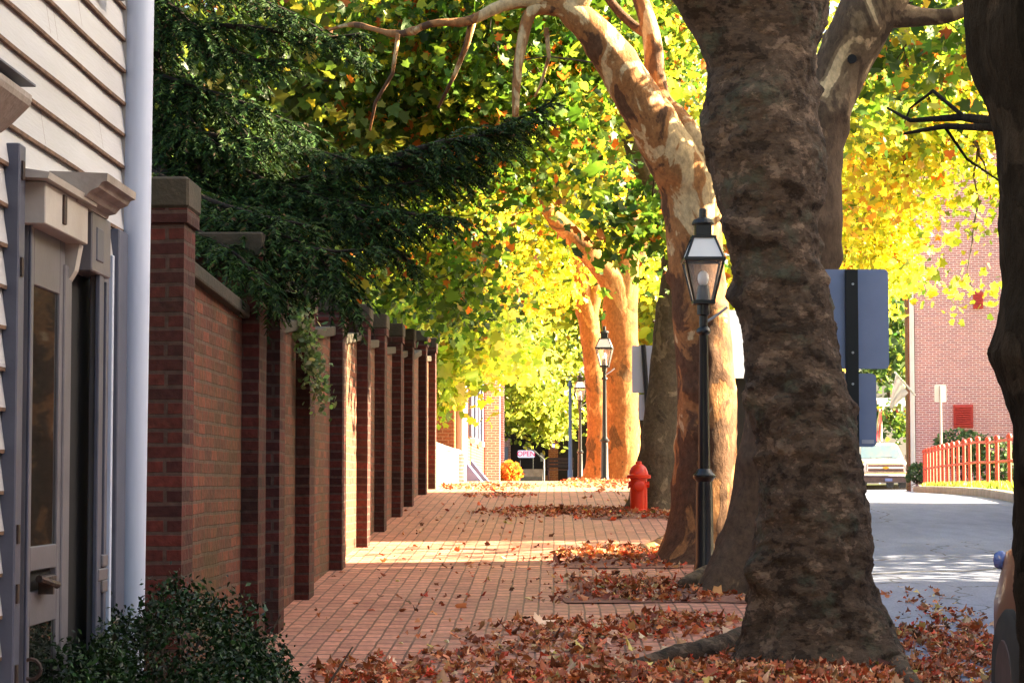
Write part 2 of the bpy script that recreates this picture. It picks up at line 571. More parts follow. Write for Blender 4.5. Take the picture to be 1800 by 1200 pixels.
mk("slate_roof", (.22, .24, .29), (.14, .16, .20), 6, .7, .5, 20)
mk("shutter_blue", (.07, .10, .20), (.05, .075, .15), 4, .5)
mk("dark_shop", (.018, .012, .022), (.010, .008, .013), 4, .7)
mk("flag_white", (.82, .80, .74), (.78, .76, .70), 4, .8)
mk("flag_red", (.55, .04, .05), (.45, .03, .04), 4, .8)
mk("flag_blue", (.14, .20, .42), (.10, .15, .32), 4, .8)
mk("neon_plate", (.1, .09, .11), (.1, .09, .11), 4, .5, emit=((.85, .85, 1.0), .085))
mk("neon_red", (.1, .002, .01), (.1, .002, .01), 4, .5, emit=((1.0, .02, .14), .07))
mk("lamp_blue", (.2, .2, .9), (.2, .2, .9), 4, .5, emit=((.35, .4, 1.0), .22))

# ------------------------------------------------------------------ leaves
a5 = [-90, -38, -12, 18, 34, 60, 90, 120, 146, 162, 192, 218]
r5 = [.30, .56, .80, .60, .94, .64, 1.06, .64, .94, .60, .80, .56]
PLANE = np.array([(0, 0, 0)] + [(r * math.cos(math.radians(a)), r * math.sin(math.radians(a)), .10 * r * r) for a, r in zip(a5, r5)])
PLANE_F = [(0, i + 1, (i + 1) % 12 + 1) for i in range(12)]
SIMPLE = np.array([(0, -.9, 0), (.55, -.25, .08), (.5, .45, .1), (0, 1, -.05), (-.5, .45, .1), (-.55, -.25, .08)])
SIMPLE_F = [(0, 1, 2), (0, 2, 3), (0, 3, 4), (0, 4, 5)]
OVAL = np.array([(0, -1, 0), (.5, 0, .12), (0, 1, 0), (-.5, 0, .12)])
OVAL_F = [(0, 1, 2), (0, 2, 3)]
NEEDLE = np.array([(-.5, 0, 0), (.5, 0, 0), (0, 1, 0)])
NEEDLE_F = [(0, 1, 2)]


def quats(n, flat=None):
    """random rotations; flat = tilt limit in radians about the horizontal"""
    if flat is None:
        q = RNG.normal(size=(n, 4))
        q /= np.linalg.norm(q, axis=1)[:, None]
        w, x, y, z = q.T
        R = np.empty((n, 3, 3))
        R[:, 0] = np.stack([1 - 2 * (y * y + z * z), 2 * (x * y - z * w), 2 * (x * z + y * w)], 1)
        R[:, 1] = np.stack([2 * (x * y + z * w), 1 - 2 * (x * x + z * z), 2 * (y * z - x * w)], 1)
        R[:, 2] = np.stack([2 * (x * z - y * w), 2 * (y * z + x * w), 1 - 2 * (x * x + y * y)], 1)
        return R
    a = RNG.uniform(0, 2 * np.pi, n)
    t = RNG.normal(0, flat, n)
    u = RNG.normal(0, flat, n)
    ca, sa, ct, st, cu, su = np.cos(a), np.sin(a), np.cos(t), np.sin(t), np.cos(u), np.sin(u)
    Z = np.zeros((n, 3, 3)); Z[:, 0, 0] = ca; Z[:, 0, 1] = -sa; Z[:, 1, 0] = sa; Z[:, 1, 1] = ca; Z[:, 2, 2] = 1
    X = np.zeros((n, 3, 3)); X[:, 0, 0] = 1; X[:, 1, 1] = ct; X[:, 1, 2] = -st; X[:, 2, 1] = st; X[:, 2, 2] = ct
    Y = np.zeros((n, 3, 3)); Y[:, 1, 1] = 1; Y[:, 0, 0] = cu; Y[:, 0, 2] = su; Y[:, 2, 0] = -su; Y[:, 2, 2] = cu
    return X @ Y @ Z


def frames(dirs):
    """rotation matrices whose local Y runs along dirs, with a random roll"""
    n = len(dirs)
    d = dirs / np.linalg.norm(dirs, axis=1)[:, None]
    r = RNG.normal(size=(n, 3))
    x = np.cross(d, r); x /= np.linalg.norm(x, axis=1)[:, None]
    z = np.cross(x, d)
    return np.stack([x, d, z], 2)


def leaves(name, mat, parent, pos, size, tint, tpl, tfaces, R, curl=0.0, wid=None):
    n, k = len(pos), len(tpl)
    o0 = np.array(origin_of(parent)) if parent is not None else np.zeros(3)
    T = np.repeat(tpl[None], n, 0).astype(float)
    if wid is not None:
        T[:, :, 0] *= wid[:, None]
    if curl:
        c = np.clip(RNG.normal(0, curl, n), -1, 1)[:, None]
        c2 = np.clip(RNG.normal(0, curl, n), -1, 1)[:, None]
        T[:, :, 2] += c * T[:, :, 0] ** 2 + c2 * T[:, :, 1] ** 2 + RNG.normal(0, min(curl, .5) * .22, (n, k))
    V = np.einsum("nij,nkj->nki", R, T) * np.asarray(size)[:, None, None] + (pos - o0)[:, None]
    V = V.reshape(-1, 3)
    tf = np.array(tfaces)
    FI = (np.arange(n)[:, None, None] * k + tf[None]).reshape(-1)
    nf = n * len(tf)
    me = bpy.data.meshes.new(name)
    me.vertices.add(len(V)); me.vertices.foreach_set("co", V.astype(np.float32).ravel())
    me.loops.add(nf * 3); me.loops.foreach_set("vertex_index", FI.astype(np.int32))
    me.polygons.add(nf)
    me.polygons.foreach_set("loop_start", np.arange(0, nf * 3, 3, dtype=np.int32))
    me.update(calc_edges=True)
    at = me.attributes.new("tint", "FLOAT_COLOR", "POINT")
    cc = np.ones((n, k, 4), np.float32); cc[:, :, :3] = np.asarray(tint)[:, None, :]
    at.data.foreach_set("color", cc.ravel())
    me.materials.append(mat)
    ob = bpy.data.objects.new(name, me)
    COL.objects.link(ob)
    ob.parent = parent
    return ob


def palette(n, cols, wts, jit=.25, groups=None):
    cols = np.array(cols, float)
    w = np.array(wts, float); w /= w.sum()
    if groups is None:
        i = RNG.choice(len(cols), n, p=w)
    else:
        gi = RNG.choice(len(cols), groups.max() + 1, p=w)
        i = np.where(RNG.random(n) < .6, gi[groups], RNG.choice(len(cols), n, p=w))
    c = cols[i]
    return np.clip(c * RNG.lognormal(0, jit, (n, 1)) * RNG.lognormal(0, .08, (n, 3)), .002, .9)


def blobs(specs, per=34, spread=.34):
    """clumps of leaves in ellipsoids: (px, py, d, rx_px, ry_px, rd_m, clumps)"""
    P, Gi, g = [], [], 0
    C = []
    for px, py, d, rx, ry, rd, nc in specs:
        c = np.array(W(px, py, d))
        r = np.array((rx * d / F, rd, ry * d / F))
        u = RNG.normal(size=(nc, 3)); u /= np.linalg.norm(u, axis=1)[:, None]
        cc = c + u * r * (RNG.random((nc, 1)) ** .45)
        C.append(cc)
        for q in cc:
            m = RNG.integers(int(per * .5), int(per * 1.5))
            s = spread * RNG.uniform(.6, 1.3)
            pts = q + RNG.normal(size=(m, 3)) * np.array((s, s, s * .7))
            P.append(pts); Gi.append(np.full(m, g)); g += 1
    return np.concatenate(P), np.concatenate(Gi), np.concatenate(C)


GREEN_YEL = ([(.055, .125, .016), (.10, .19, .022), (.20, .26, .03), (.36, .33, .035), (.44, .13, .025), (.03, .075, .015)], [28, 28, 18, 9, 7, 12])
YELLOW = ([(.40, .42, .035), (.52, .52, .05), (.26, .34, .03), (.46, .29, .03), (.14, .22, .025), (.42, .13, .02)], [30, 26, 22, 8, 14, 4])
FRESH = ([(.27, .40, .04), (.36, .46, .05), (.18, .30, .035), (.48, .52, .08)], [30, 26, 24, 14])
DEEP = ([(.03, .07, .022), (.05, .10, .025), (.08, .13, .03), (.14, .16, .03)], [30, 30, 20, 10])
DARKMIX = ([(.035, .075, .018), (.06, .11, .02), (.10, .15, .025), (.17, .19, .03), (.36, .12, .025), (.28, .25, .03)], [30, 28, 20, 12, 5, 6])
PALE = ([(.22, .29, .05), (.30, .35, .06), (.13, .19, .04), (.38, .40, .09)], [30, 26, 22, 14])


# ------------------------------------------------------------------ trunks
def smooth_path(pts, step):
    """pts (x,y,z,r) -> dense Catmull-Rom samples"""
    P = [np.array(p, float) for p in pts]
    out = []
    for i in range(len(P) - 1):
        p0, p1, p2, p3 = P[max(i - 1, 0)], P[i], P[i + 1], P[min(i + 2, len(P) - 1)]
        m = max(2, int(np.linalg.norm(p2[:3] - p1[:3]) / step))
        for k in range(m):
            t = k / m
            out.append(.5 * ((2 * p1) + (-p0 + p2) * t + (2 * p0 - 5 * p1 + 4 * p2 - p3) * t * t + (-p0 + 3 * p1 - 3 * p2 + p3) * t ** 3))
    out.append(P[-1])
    return out


def limb(mb, pts, seg=24, step=.06, amp=.05, nsc=3.0, flare=0.0, fh=.5, lobes=5, seed=0, wrinkle=0.0, vertical=False, burl=0.0, plates=0.0):
    S = smooth_path(pts, step)
    vs, fs = [], []
    up = None
    z0 = S[0][2]
    ph = seed * 1.7
    so = Vector((seed * 7.3, seed * 3.1, seed * 1.9))
    for i, q in enumerate(S):
        p = Vector(q[:3]); r = q[3]
        t = Vector(S[min(i + 1, len(S) - 1)][:3]) - Vector(S[max(i - 1, 0)][:3])
        t = Vector((0, 0, 1)) if vertical else t.normalized()
        if up is None:
            up = Vector((1, 0, 0)) if abs(t.x) < .8 else Vector((0, 1, 0))
        up = (up - t * up.dot(t)).normalized()
        s = t.cross(up)
        h = p.z - z0
        for k in range(seg):
            a = 2 * math.pi * k / seg
            dr = up * math.cos(a) + s * math.sin(a)
            w = p + dr * r
            q1 = noise.noise((w + so) * nsc)
            q2 = noise.noise((w + so) * nsc * 3.1)
            rr = r * (1 + amp * 1.6 * q1 + amp * .6 * q2)
            if wrinkle:
                ww = Vector((w.x * 2.6, w.y * 2.6, w.z * 8.5)) + so
                ridge = 1 - abs(noise.noise(ww))
                rr += wrinkle * (ridge ** 4 - .3) * (.4 + .6 * max(0, noise.noise(w * 1.7 + so) + .5))
                w3 = w * 24 + so
                rr += wrinkle * .42 * noise.noise(w3) + wrinkle * .28 * noise.noise(w * 55 + so) + wrinkle * .6 * noise.noise(w * 11 + so)
            if burl:
                bq = noise.noise(w * 5.2 + so * 2)
                rr += burl * 2.2 * (max(0, bq + .02) ** 1.7)
            if plates:
                pn = noise.noise(w * 9 + so) + .5 * noise.noise(w * 23 + so)
                rr += plates * min(1, max(0, (pn - .02) * 7)) + plates * .6 * min(1, max(0, (noise.noise(w * 17 - so) - .1) * 8))
            if flare:
                f = math.exp(-max(h, 0) / fh * 1.6)
                lb = .55 + .45 * math.cos(lobes * a + ph + 1.2 * math.sin(a * 2 + ph))
                lb2 = .5 + .5 * math.cos((lobes - 2) * a - ph)
                rr += flare * f * (.25 + .75 * (.65 * lb + .35 * lb2))
            vs.append(p + dr * rr)
    for i in range(len(S) - 1):
        for k in range(seg):
            a, b = i * seg + k, i * seg + (k + 1) % seg
            fs.append((a, b, b + seg, a + seg))
    fs.append(tuple(range((len(S) - 1) * seg, len(S) * seg)))
    mb.add(vs, fs)


def pp(px, py, d, wpx):
    """trunk sample from a pixel, distance and width in pixels"""
    p = W(px, py, d)
    return (p.x, p.y, p.z, wpx * d / F / 2)


def twigs(mb, starts, targets, r0=.025, r1=.006, n=6, maxlen=5.0):
    """branches that grow outward: every target hangs on the nearest limb or earlier branch end"""
    nodes = [(Vector(s), 0) for s in starts]
    todo = sorted((Vector(t) for t in targets), key=lambda t: min((s - t).length for s, _ in nodes))
    for t in todo:
        s, g = min(nodes, key=lambda q: (q[0] - t).length + .25 * q[1])
        L = (t - s).length
        if L > maxlen or L < .1:
            continue
        ra = max(r1 * 1.4, r0 * .62 ** g * (.6 + .15 * L))
        pts, rad = [], []
        b = Vector((random.uniform(-1, 1), random.uniform(-1, 1), random.uniform(-.6, 1))) * L * .12
        for i in range(n):
            u = i / (n - 1)
            j = Vector((random.gauss(0, 1), random.gauss(0, 1), random.gauss(0, 1))) * .03 * L * (0 < i < n - 1)
            pts.append(s.lerp(t, u) + b * math.sin(u * math.pi) + j)
            rad.append(ra * (1 - u * .6) if i < n - 1 else max(r1, ra * .4))
        mb.tube(pts, rad, 6)
        nodes.append((t, g + 1)); nodes.append((pts[n // 2], g + .6))
#BODY
# ================================================================== setting
def sheet(name, mat, fx0, fx1, fz, d0, d1, step, nx=6, kind="structure"):
    m = MB()
    rows = []
    d = d0
    while d <= d1 + 1e-6:
        x0, x1 = fx0(d), fx1(d)
        rows.append([(x0 + (x1 - x0) * i / nx, d, fz(d, x0 + (x1 - x0) * i / nx)) for i in range(nx + 1)])
        d += step
    m.grid(rows)
    o = m.build(name, MATS[mat], None, smooth="all")
    o["kind"] = kind
    return o


def terrain_z(d, x):
    d2 = max(d, -30)
    return gz(d2) - 0.62 if d2 < 40 else gz(d2) - .62 - .0022 * (min(d2, 100) - 36)


m = MB()
ds = [-1500, -400, -120, -60] + [-30 + 3 * i for i in range(60)] + [200, 300, 600, 1200, 2200]
xs = [-1500, -500, -150, -60, -30, -15, -6, -3, 0, 3, 6, 9, 15, 30, 60, 150, 500, 1500]
m.grid([[(x, d, terrain_z(d, x)) for x in xs] for d in ds])
tag(m.build("ground", MATS["earth"], None, smooth="all"), kind="structure")
sheet("garden_ground", "earth", lambda d: -30, lambda d: -1.95, lambda d, x: gz(d) - .03, -10, 100, 2)
sheet("sidewalk", "paving", lambda d: -2.0, lambda d: 1.75, lambda d, x: gz(d), -8, 84, .5, 8)
sheet("road", "asphalt", lambda d: roadl(d) - .1, roadr, lambda d, x: rz(d, x), -30, 150, .5, 12)
sheet("far_lawn", "lawn", lambda d: 1.74, lambda d: roadl(d) - .05, lambda d, x: gz(d) - .04 - .0022 * max(0, min(d, 100) - 36), 46, 150, 2, 4)
m = MB()
rows = []
d = -30.0
while d <= 60:
    z = gz(d)
    rows.append([(1.752, d, z - .01), (1.752, d, z + .006), (1.885, d, z + .002), (1.90, d, z - .02), (1.905, d, z - .3)])
    d += .5
m.grid(rows)
tag(m.build("kerb", MATS["kerb_stone"]), kind="structure")
m = MB()
rows = []
d = -30.0
while d <= 140:
    x = roadr(d); z = rz(d, x)
    rows.append([(x - .005, d, z - .1), (x, d, z + .10), (x + .02, d, z + .125), (x + .16, d, z + .13), (x + .17, d, z - .1)])
    d += 1
m.grid(rows)
tag(m.build("far_kerb", MATS["kerb_stone"]), kind="structure")


def lawn_z(d, x):
    t = max(0, x - roadr(d))
    return rz(d, roadr(d)) + .115 + min(t, 12) * .018


sheet("lawn", "lawn", lambda d: roadr(d) + .15, lambda d: roadr(d) + 40, lawn_z, -20, 140, 1, 24)

# leafy soil pits where the bricks stop
m = MB()
PITS = ((.10, 1.74, 15.6, 17.6), (.08, 1.74, 18.4, 20.2), (.45, 1.74, 24.8, 26.9), (.4, 1.74, 41.5, 47), (.9, 1.74, 11.4, 13.2))
for (xa, xb, d0, d1) in PITS:
    rows = []
    n = 8
    for i in range(n + 1):
        dd = d0 + (d1 - d0) * i / n
        rows.append([(xa + (xb - xa) * j / 6 + random.uniform(-.07, .07) * (j < 6), dd + random.uniform(-.09, .09), gz(dd) + .006 + (0 if j in (0, 6) or i in (0, n) else random.uniform(.0, .025))) for j in range(7)])
    m.grid(rows)
tag(m.build("soil", MATS["soil"], None, smooth="all"), kind="structure")

# ================================================================== clapboard house
HX = -1.58
house = thing("clapboard_house", "cream clapboard house with grey shutters and a fat white downspout at its corner", "house", (HX, 6.5, 0))
HD = 8.30
m = MB()
m.box(-8, HX - .03, -3, HD, -.6, 6.8)
m.build("core_wall", MATS["cream_paint"], house)
# clapboards: each course a wedge with a brown lip: bare wood plus painted shadow line
mf, ml = MB(), MB()
k0 = 2.682 - .118 * 20
for k in range(-2, 52):
    z = k0 + .118 * k
    if z < -.2 or z > 6.6:
        continue
    N = 40
    lo, hi, lip = [], [], []
    for i in range(N + 1):
        y = -3 + (HD - .03 + 3) * i / N
        w = .006 * noise.noise(Vector((y * 1.1, k * 3.3, 0))) + .004 * noise.noise(Vector((y * 3.5, k * 9.1, 5)))
        pr = .004 * noise.noise(Vector((y * 1.4, k * 5.7, 9)))
        lo.append((HX + .004 + pr, y, z + w))
        hi.append((HX - .014, y, z + .122))
        lip.append((HX - .030, y, z + w + .004))
    mf.grid([lo, hi])
    lo2 = [(p[0], p[1], p[2]) for p in lo]
    lo3 = [(p[0] - .001, p[1], p[2] - .011) for p in lo]
    ml.grid([lo2, lo3, [(p[0], p[1], p[2] - .011) for p in lip]])
for k in range(-2, 52):
    z = k0 + .118 * k
    if 0 < z < 6.4:
        for _ in range(2):
            y = random.uniform(3, HD - .4)
            ml.add([(HX + .006, y, z + .006), (HX + .006, y + .0035, z + .006), (HX - .0125, y + .0035, z + .116), (HX - .0125, y, z + .116)], [(0, 1, 2, 3)])
mf.build("clapboard_siding", MATS["clapboard_paint"], house)
ml.build("board_edge", MATS["bare_wood_shadow"], house)
m = MB(); m.box(HX - .03, HX + .012, HD - .03, HD + .012, -.5, 6.8); m.build("corner_board", MATS["cream_paint"], house)
m = MB(); m.prism([(-8.3, 6.8), (HX + .35, 6.75), (HX + .35, 6.9), (-4.8, 9.4)], 1, -3.3, HD + .3); m.build("roof", MATS["slate_roof"], house)
# downspout
p0, p1 = W(245, 0, 8.31), W(228, 1060, 8.31)
dv = (p0 - p1) / (p0.z - p1.z)
ds_ = MB(); ds_.tube([p1 + dv * (zz - p1.z) for zz in (-.1, 1, 2, 3, 4, 5, 6.7)], .0545, 40)
dsp = ds_.build("downspout", MATS["white_metal"], house, smooth=True)
for zz in (.62, 3.9):
    c = p1 + dv * (zz - p1.z)
    m = MB(); m.tube([c - Vector((0, 0, .02)), c + Vector((0, 0, .02))], .0565, 32)
    m.build("strap", MATS["white_metal"], dsp, smooth=True)


def yd(px, X):
    return -X * F / (975 - px)


def zz(py, d):
    return EYE + (845 - py) * d / F


def hb(name, mat, X, pxa, pxb, ztop, zbot, X0=HX - .01, bev=.004, par=None):
    m = MB()
    m.box(X0, X, yd(pxa, X), yd(pxb, X), zbot, ztop, bev)
    return m.build(name, MATS[mat], par or house)


# hood over the near window
m = MB()
pr = [(HX - .01, 2.44), (-1.53, 2.44), (-1.515, 2.47), (-1.50, 2.475), (-1.47, 2.50), (-1.435, 2.535), (-1.425, 2.545), (-1.42, 2.56), (-1.42, 2.575), (HX - .01, 2.60)]
m.prism(pr, 1, 4.9, 6.11)
hood = m.build("window_hood", MATS["weathered_trim"], house)
m = MB(); m.box(HX, -1.412, 4.88, 6.12, 2.600, 2.606); m.build("lead_cap", MATS["slate_paint"], hood)
# near window below the hood (mostly outside the picture)
m = MB(); m.box(HX - .005, HX + .012, 5.2, 6.0, .9, 2.4); m.build("window", MATS["window_glass"], house)
s1 = hb("shutter", "slate_paint", -1.544, 25, 36, 2.505, .85)
for z in (2.40, 2.12, 1.35, 1.18, .95):
    m = MB(); m.box(-1.546, -1.538, 6.52, 6.545, z, z + .055); m.build("hinge", MATS["iron"], s1)
# door surround: black board painting in a recess's shade, glazed leaf, posts
m = MB(); m.box(HX - .01, HX + .006, 6.62, 8.0, .25, 2.32); m.build("dark_recess_board", MATS["shade_black"], house)
leaf = MB()
LX = -1.555
ya, yb = yd(43, LX), yd(108, LX)
zt, zb = 2.335, .20
for (a, b, c, e) in ((ya, ya + .075, zb, zt), (yb - .07, yb, zb, zt), (ya + .075, yb - .07, zt - .22, zt), (ya + .075, yb - .07, 1.262, 1.335), (ya + .075, yb - .07, zb, zb + .12), (ya + .075, yb - .07, 1.10, 1.20)):
    leaf.box(HX + .004, LX, a + .0005, b - .0005, c, e, .003)
lf = leaf.build("door", MATS["grey_paint"], house)
m = MB(); m.box(HX + .004, LX - .008, ya + .07, yb - .065, 1.33, zt - .21); m.build("pane", MATS["window_glass"], lf)
m = MB(); m.box(HX + .004, LX - .008, ya + .07, yb - .065, zb + .11, 1.11); m.build("pane", MATS["window_glass"], lf)
m = MB(); m.box(LX, LX + .03, ya + .15, ya + .30, 1.225, 1.245, .004); m.box(LX, LX + .045, ya + .18, ya + .20, 1.19, 1.225); m.tube([(LX + .02, ya + .1, 1.24), (LX + .04, ya + .16, 1.225), (LX + .04, ya + .26, 1.215)], .012, 8); m.build("latch", MATS["iron"], lf)
m = MB(); m.box(LX, LX + .008, ya + .0, ya + .02, .5, 2.33, .002); m.build("edge_stile", MATS["slate_paint"], lf)
m = MB(); m.tube([(LX + .02 + .03 * math.cos(a), ya + .01, .98 + .03 * math.sin(a)) for a in np.linspace(0, 6.28, 13)], .006, 6); m.build("pull_ring", MATS["iron"], lf)
hb("door_stile", "grey_paint", -1.548, 109, 121, 2.215, .2)
lin = hb("lintel", "cream_paint", -1.497, 72, 148, 2.41, 2.285, bev=.003)
m = MB(); m.prism([(HX, 2.415), (-1.475, 2.41), (-1.470, 2.428), (HX, 2.445)], 1, 6.56, 7.27); m.build("drip_cap", MATS["cream_paint"], lin)
m = MB(); m.box(-1.499, -1.490, 6.86, 6.90, 2.31, 2.40, .002); m.build("hook", MATS["iron"], lin)
m = MB(); m.prism([(HX, 2.12), (-1.53, 2.20), (-1.515, 2.284), (HX, 2.284)], 1, 7.2, 7.26); m.build("bracket", MATS["cream_paint"], lin)
cp = hb("capital_block", "grey_paint", -1.500, 156, 189, 2.405, 2.21)
m = MB(); m.box(-1.505, -1.496, 7.39, 7.50, 2.25, 2.36, .003); m.build("raised_panel", MATS["slate_paint"], cp)
m = MB()
pr = [(HX - .01, 2.402), (-1.495, 2.402), (-1.49, 2.415), (-1.468, 2.42), (-1.452, 2.438), (-1.428, 2.448), (-1.418, 2.464), (-1.402, 2.468), (-1.40, 2.492), (HX - .01, 2.50)]
m.prism(pr, 1, 7.06, 7.55)
m.build("cornice", MATS["weathered_trim"], house)
s3 = hb("shutter", "grey_paint", -1.520, 166, 189, 2.235, .35, X0=-1.545)
m = MB(); m.box(-1.522, -1.506, yd(163, -1.52), yd(170, -1.52), .35, 2.29, .003); m.build("stile", MATS["slate_paint"], s3)
m = MB(); m.box(-1.526, -1.511, yd(178, -1.52), yd(181, -1.52), .6, 2.20, .002); m.build("stile", MATS["slate_paint"], s3)
m = MB(); m.box(-1.522, -1.508, yd(187, -1.52), yd(190, -1.52), .55, 2.3, .002); m.build("glazing_bead", MATS["white_metal"], s3)
for z in (1.16, 1.245, 1.20):
    m = MB(); m.box(-1.521, -1.502, yd(165 if z == 1.20 else 172, -1.52), yd(181, -1.52), z, z + .04, .003); m.build("hinge", MATS["grey_paint"], s3)
hb("shutter", "slate_paint", -1.555, 204, 220, 2.43, 1.05)
# wrought bracket near the top of the picture
c = W(193, 0, 7.9)
m = MB()
m.box(HX, HX + .03, 7.72, 7.80, c.z - .02, c.z + .15, .004)
m.tube([(HX + .03, 7.76, c.z + .02), (HX + .06, 7.80, c.z + .005), (HX + .06, 7.9, c.z + .01), (HX + .03, 7.95, c.z + .03)], .016, 8)
m.build("shutter_bracket", MATS["iron"], house, smooth=True)

# ================================================================== brick garden wall
PIL = [(10.85, -1.725, 2.945), (13.38, -1.70, 2.963), (13.95, -1.655, 2.80), (16.11, -1.70, 2.92), (18.53, -1.70, 3.03), (20.99, -1.70, 3.14),
       (23.05, -1.70, 3.20), (25.47, -1.70, 3.274), (27.5, -1.70, 3.35), (30.36, -1.70, 3.52), (32.7, -1.70, 3.57)]


def build_wall(idx, name, label):
    w = thing(name, label, "wall", (-1.9, PIL[idx[0]][0], gz(PIL[idx[0]][0])))
    for n_, i in enumerate(idx):
        d, X, zt = PIL[i]
        L = .33 if i not in (2,) else .28
        zb = gz(d) - .3
        m = MB()
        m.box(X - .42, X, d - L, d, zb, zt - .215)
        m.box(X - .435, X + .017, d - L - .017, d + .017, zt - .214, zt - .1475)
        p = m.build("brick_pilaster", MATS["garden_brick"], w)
        m = MB()
        m.box(X - .445, X + .024, d - L - .026, d + .024, zt - .146, zt, .012)
        m.build("capstone", MATS["coping"], p)
        if n_ + 1 < len(idx):
            d2, X2, zt2 = PIL[idx[n_ + 1]]
            xf = -1.80
            za, zc = zt - .40, zt2 - .34
            if i == 0:
                za, zc = 2.53, 2.46
            y0, y1 = d + .001, d2 - .33 - .001
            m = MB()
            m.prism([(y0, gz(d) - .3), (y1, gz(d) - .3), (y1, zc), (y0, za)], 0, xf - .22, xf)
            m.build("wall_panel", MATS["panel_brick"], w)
            m = MB()
            m.prism([(y0, za + .002), (y1, zc + .002), (y1, zc + .08), (y0, za + .08)], 0, xf - .26, xf + .045)
            m.build("coping", MATS["coping"], w, bevel=.012)
    return w


build_wall([0, 1], "brick_wall", "short dark brick garden wall with two stone-capped pilasters next to the clapboard house")
build_wall([2, 3, 4, 5, 6, 7, 8, 9, 10], "brick_wall", "long brick garden wall of many pilasters receding along the sidewalk")

# low white wall past the brick one
lw = thing("white_wall", "low sunlit white wall between the brick garden wall and the orange brick house", "wall", (-1.75, 34, gz(34)))
m = MB(); m.box(-1.95, -1.75, 33.2, 41.5, 1.0, 2.02); m.build("wall_panel", MATS["white_paint"], lw)
m = MB(); m.box(-1.98, -1.71, 33.1, 41.6, 2.022, 2.09, .01); m.build("coping", MATS["white_paint"], lw)
m = MB(); m.box(-2.05, -1.65, 41.6, 42.0, 1.0, 2.02); m.build("end_post", MATS["house_brick"], lw)
# ================================================================== street lamps
def make_lamp():
    t = thing("street_lamp", "black gas style street lamp beside the foreground plane tree", "street lamp", (0, 0, 0), "gas style street lamps along the sidewalk")
    H = 2.87
    m = MB()
    m.lathe(0, 0, [(.085, -.1), (.085, .06), (.072, .09), (.066, .66), (.060, .72), (.072, .735), (.09, .755), (.09, .77), (.066, .79), (.052, .82)], 24)
    m.build("base", MATS["lamp_black"], t, smooth=True)
    m = MB()
    m.lathe(0, 0, [(.047, .80), (.043, 1.2), (.034, 1.86), (.036, 1.87), (.055, 1.885), (.058, 1.90), (.050, 1.92), (.034, 1.935), (.034, 2.02), (.05, 2.03), (.052, 2.12)], 24)
    m.build("pole", MATS["lamp_black"], t, smooth=True)
    m = MB(); m.tube([(0, 0, 1.96), (.11, 0, 2.03), (.19, 0, 2.09)], .011, 8); m.build("ladder_rest", MATS["galvanised"], t, smooth=True)
    # lantern frame
    z0, z1, z2, z3 = 2.13, 2.445, 2.475, 2.635
    a0, a1, a3 = .075, .148, .085
    m = MB()
    m.box(-a0 - .012, a0 + .012, -a0 - .012, a0 + .012, z0 - .02, z0 + .012, .004)
    m.box(-a1 - .014, a1 + .014, -a1 - .014, -a1 + .012, z1, z2, .003)
    m.box(-a1 - .014, a1 + .014, a1 - .012, a1 + .014, z1, z2, .003)
    m.box(-a1 - .0135, -a1 + .012, -a1 + .012, a1 - .012, z1 + .001, z2 - .001, .003)
    m.box(a1 - .012, a1 + .0135, -a1 + .012, a1 - .012, z1 + .001, z2 - .001, .003)
    for sx in (-1, 1):
        for sy in (-1, 1):
            m.tube([(sx * a0, sy * a0, z0), (sx * a1, sy * a1, z1 + .01)], .0105, 6)
            m.tube([(sx * a1, sy * a1, z2 - .01), (sx * a3, sy * a3, z3)], .011, 6)
    m.lathe(0, 0, [(a3 + .012, z3 - .005), (a3 + .012, z3 + .012), (.062, z3 + .02), (.062, z3 + .10)], 4, square=True)
    m.lathe(0, 0, [(.062, z3 + .10), (.088, z3 + .105), (.09, z3 + .118), (.075, z3 + .145), (.045, z3 + .16), (.030, z3 + .165), (.030, z3 + .225), (.022, z3 + .235)], 20)
    m.build("lantern_frame", MATS["lamp_black"], t)
    for s in range(4):
        ca, sa = math.cos(s * math.pi / 2), math.sin(s * math.pi / 2)

        def q(u, v, z):
            return (u * ca - v * sa, u * sa + v * ca, z)
        m = MB(); m.add([q(-a0, -a0, z0), q(a0, -a0, z0), q(a1, -a1, z1), q(-a1, -a1, z1)], [(0, 1, 2, 3)])
        m.build("glass_pane", MATS["lamp_glass"], t)
        m = MB(); m.add([q(-a1, -a1, z2), q(a1, -a1, z2), q(a3, -a3, z3), q(-a3, -a3, z3)], [(0, 1, 2, 3)])
        m.build("roof_panel", MATS["frosted_panel"], t)
    m = MB(); m.lathe(0, 0, [(.058, z0 + .013), (.050, z0 + .06), (.042, z0 + .13)], 16); m.build("burner", MATS["lamp_black"], t, smooth=True)
    m = MB(); m.lathe(0, 0, [(.020, z0 + .13), (.038, z0 + .15), (.046, z0 + .18), (.042, z0 + .215), (.025, z0 + .24), (.004, z0 + .25)], 18); m.build("globe", MATS["globe_white"], t, smooth="all")
    return t


L0 = make_lamp()
spots = [(1238, 17.9, .0, None), (1063, 42.0, .0, "sunlit street lamp standing beside the orange forked plane trunk"),
         (1020, 60.4, .0, "small sunlit street lamp farthest along, in front of the dark shop"),
         (1041, 56.0, .0, "shaded street lamp close to the left side of an orange leaning trunk")]
for i, (px, d, z, lb) in enumerate(spots):
    o = L0 if i == 0 else copy_tree(L0)
    x = W(px, 845, d).x
    o.location = (x, d, gz(d))
    o.rotation_euler.z = (.04, -.12, .08, .2)[i]
    if lb:
        o["label"] = lb

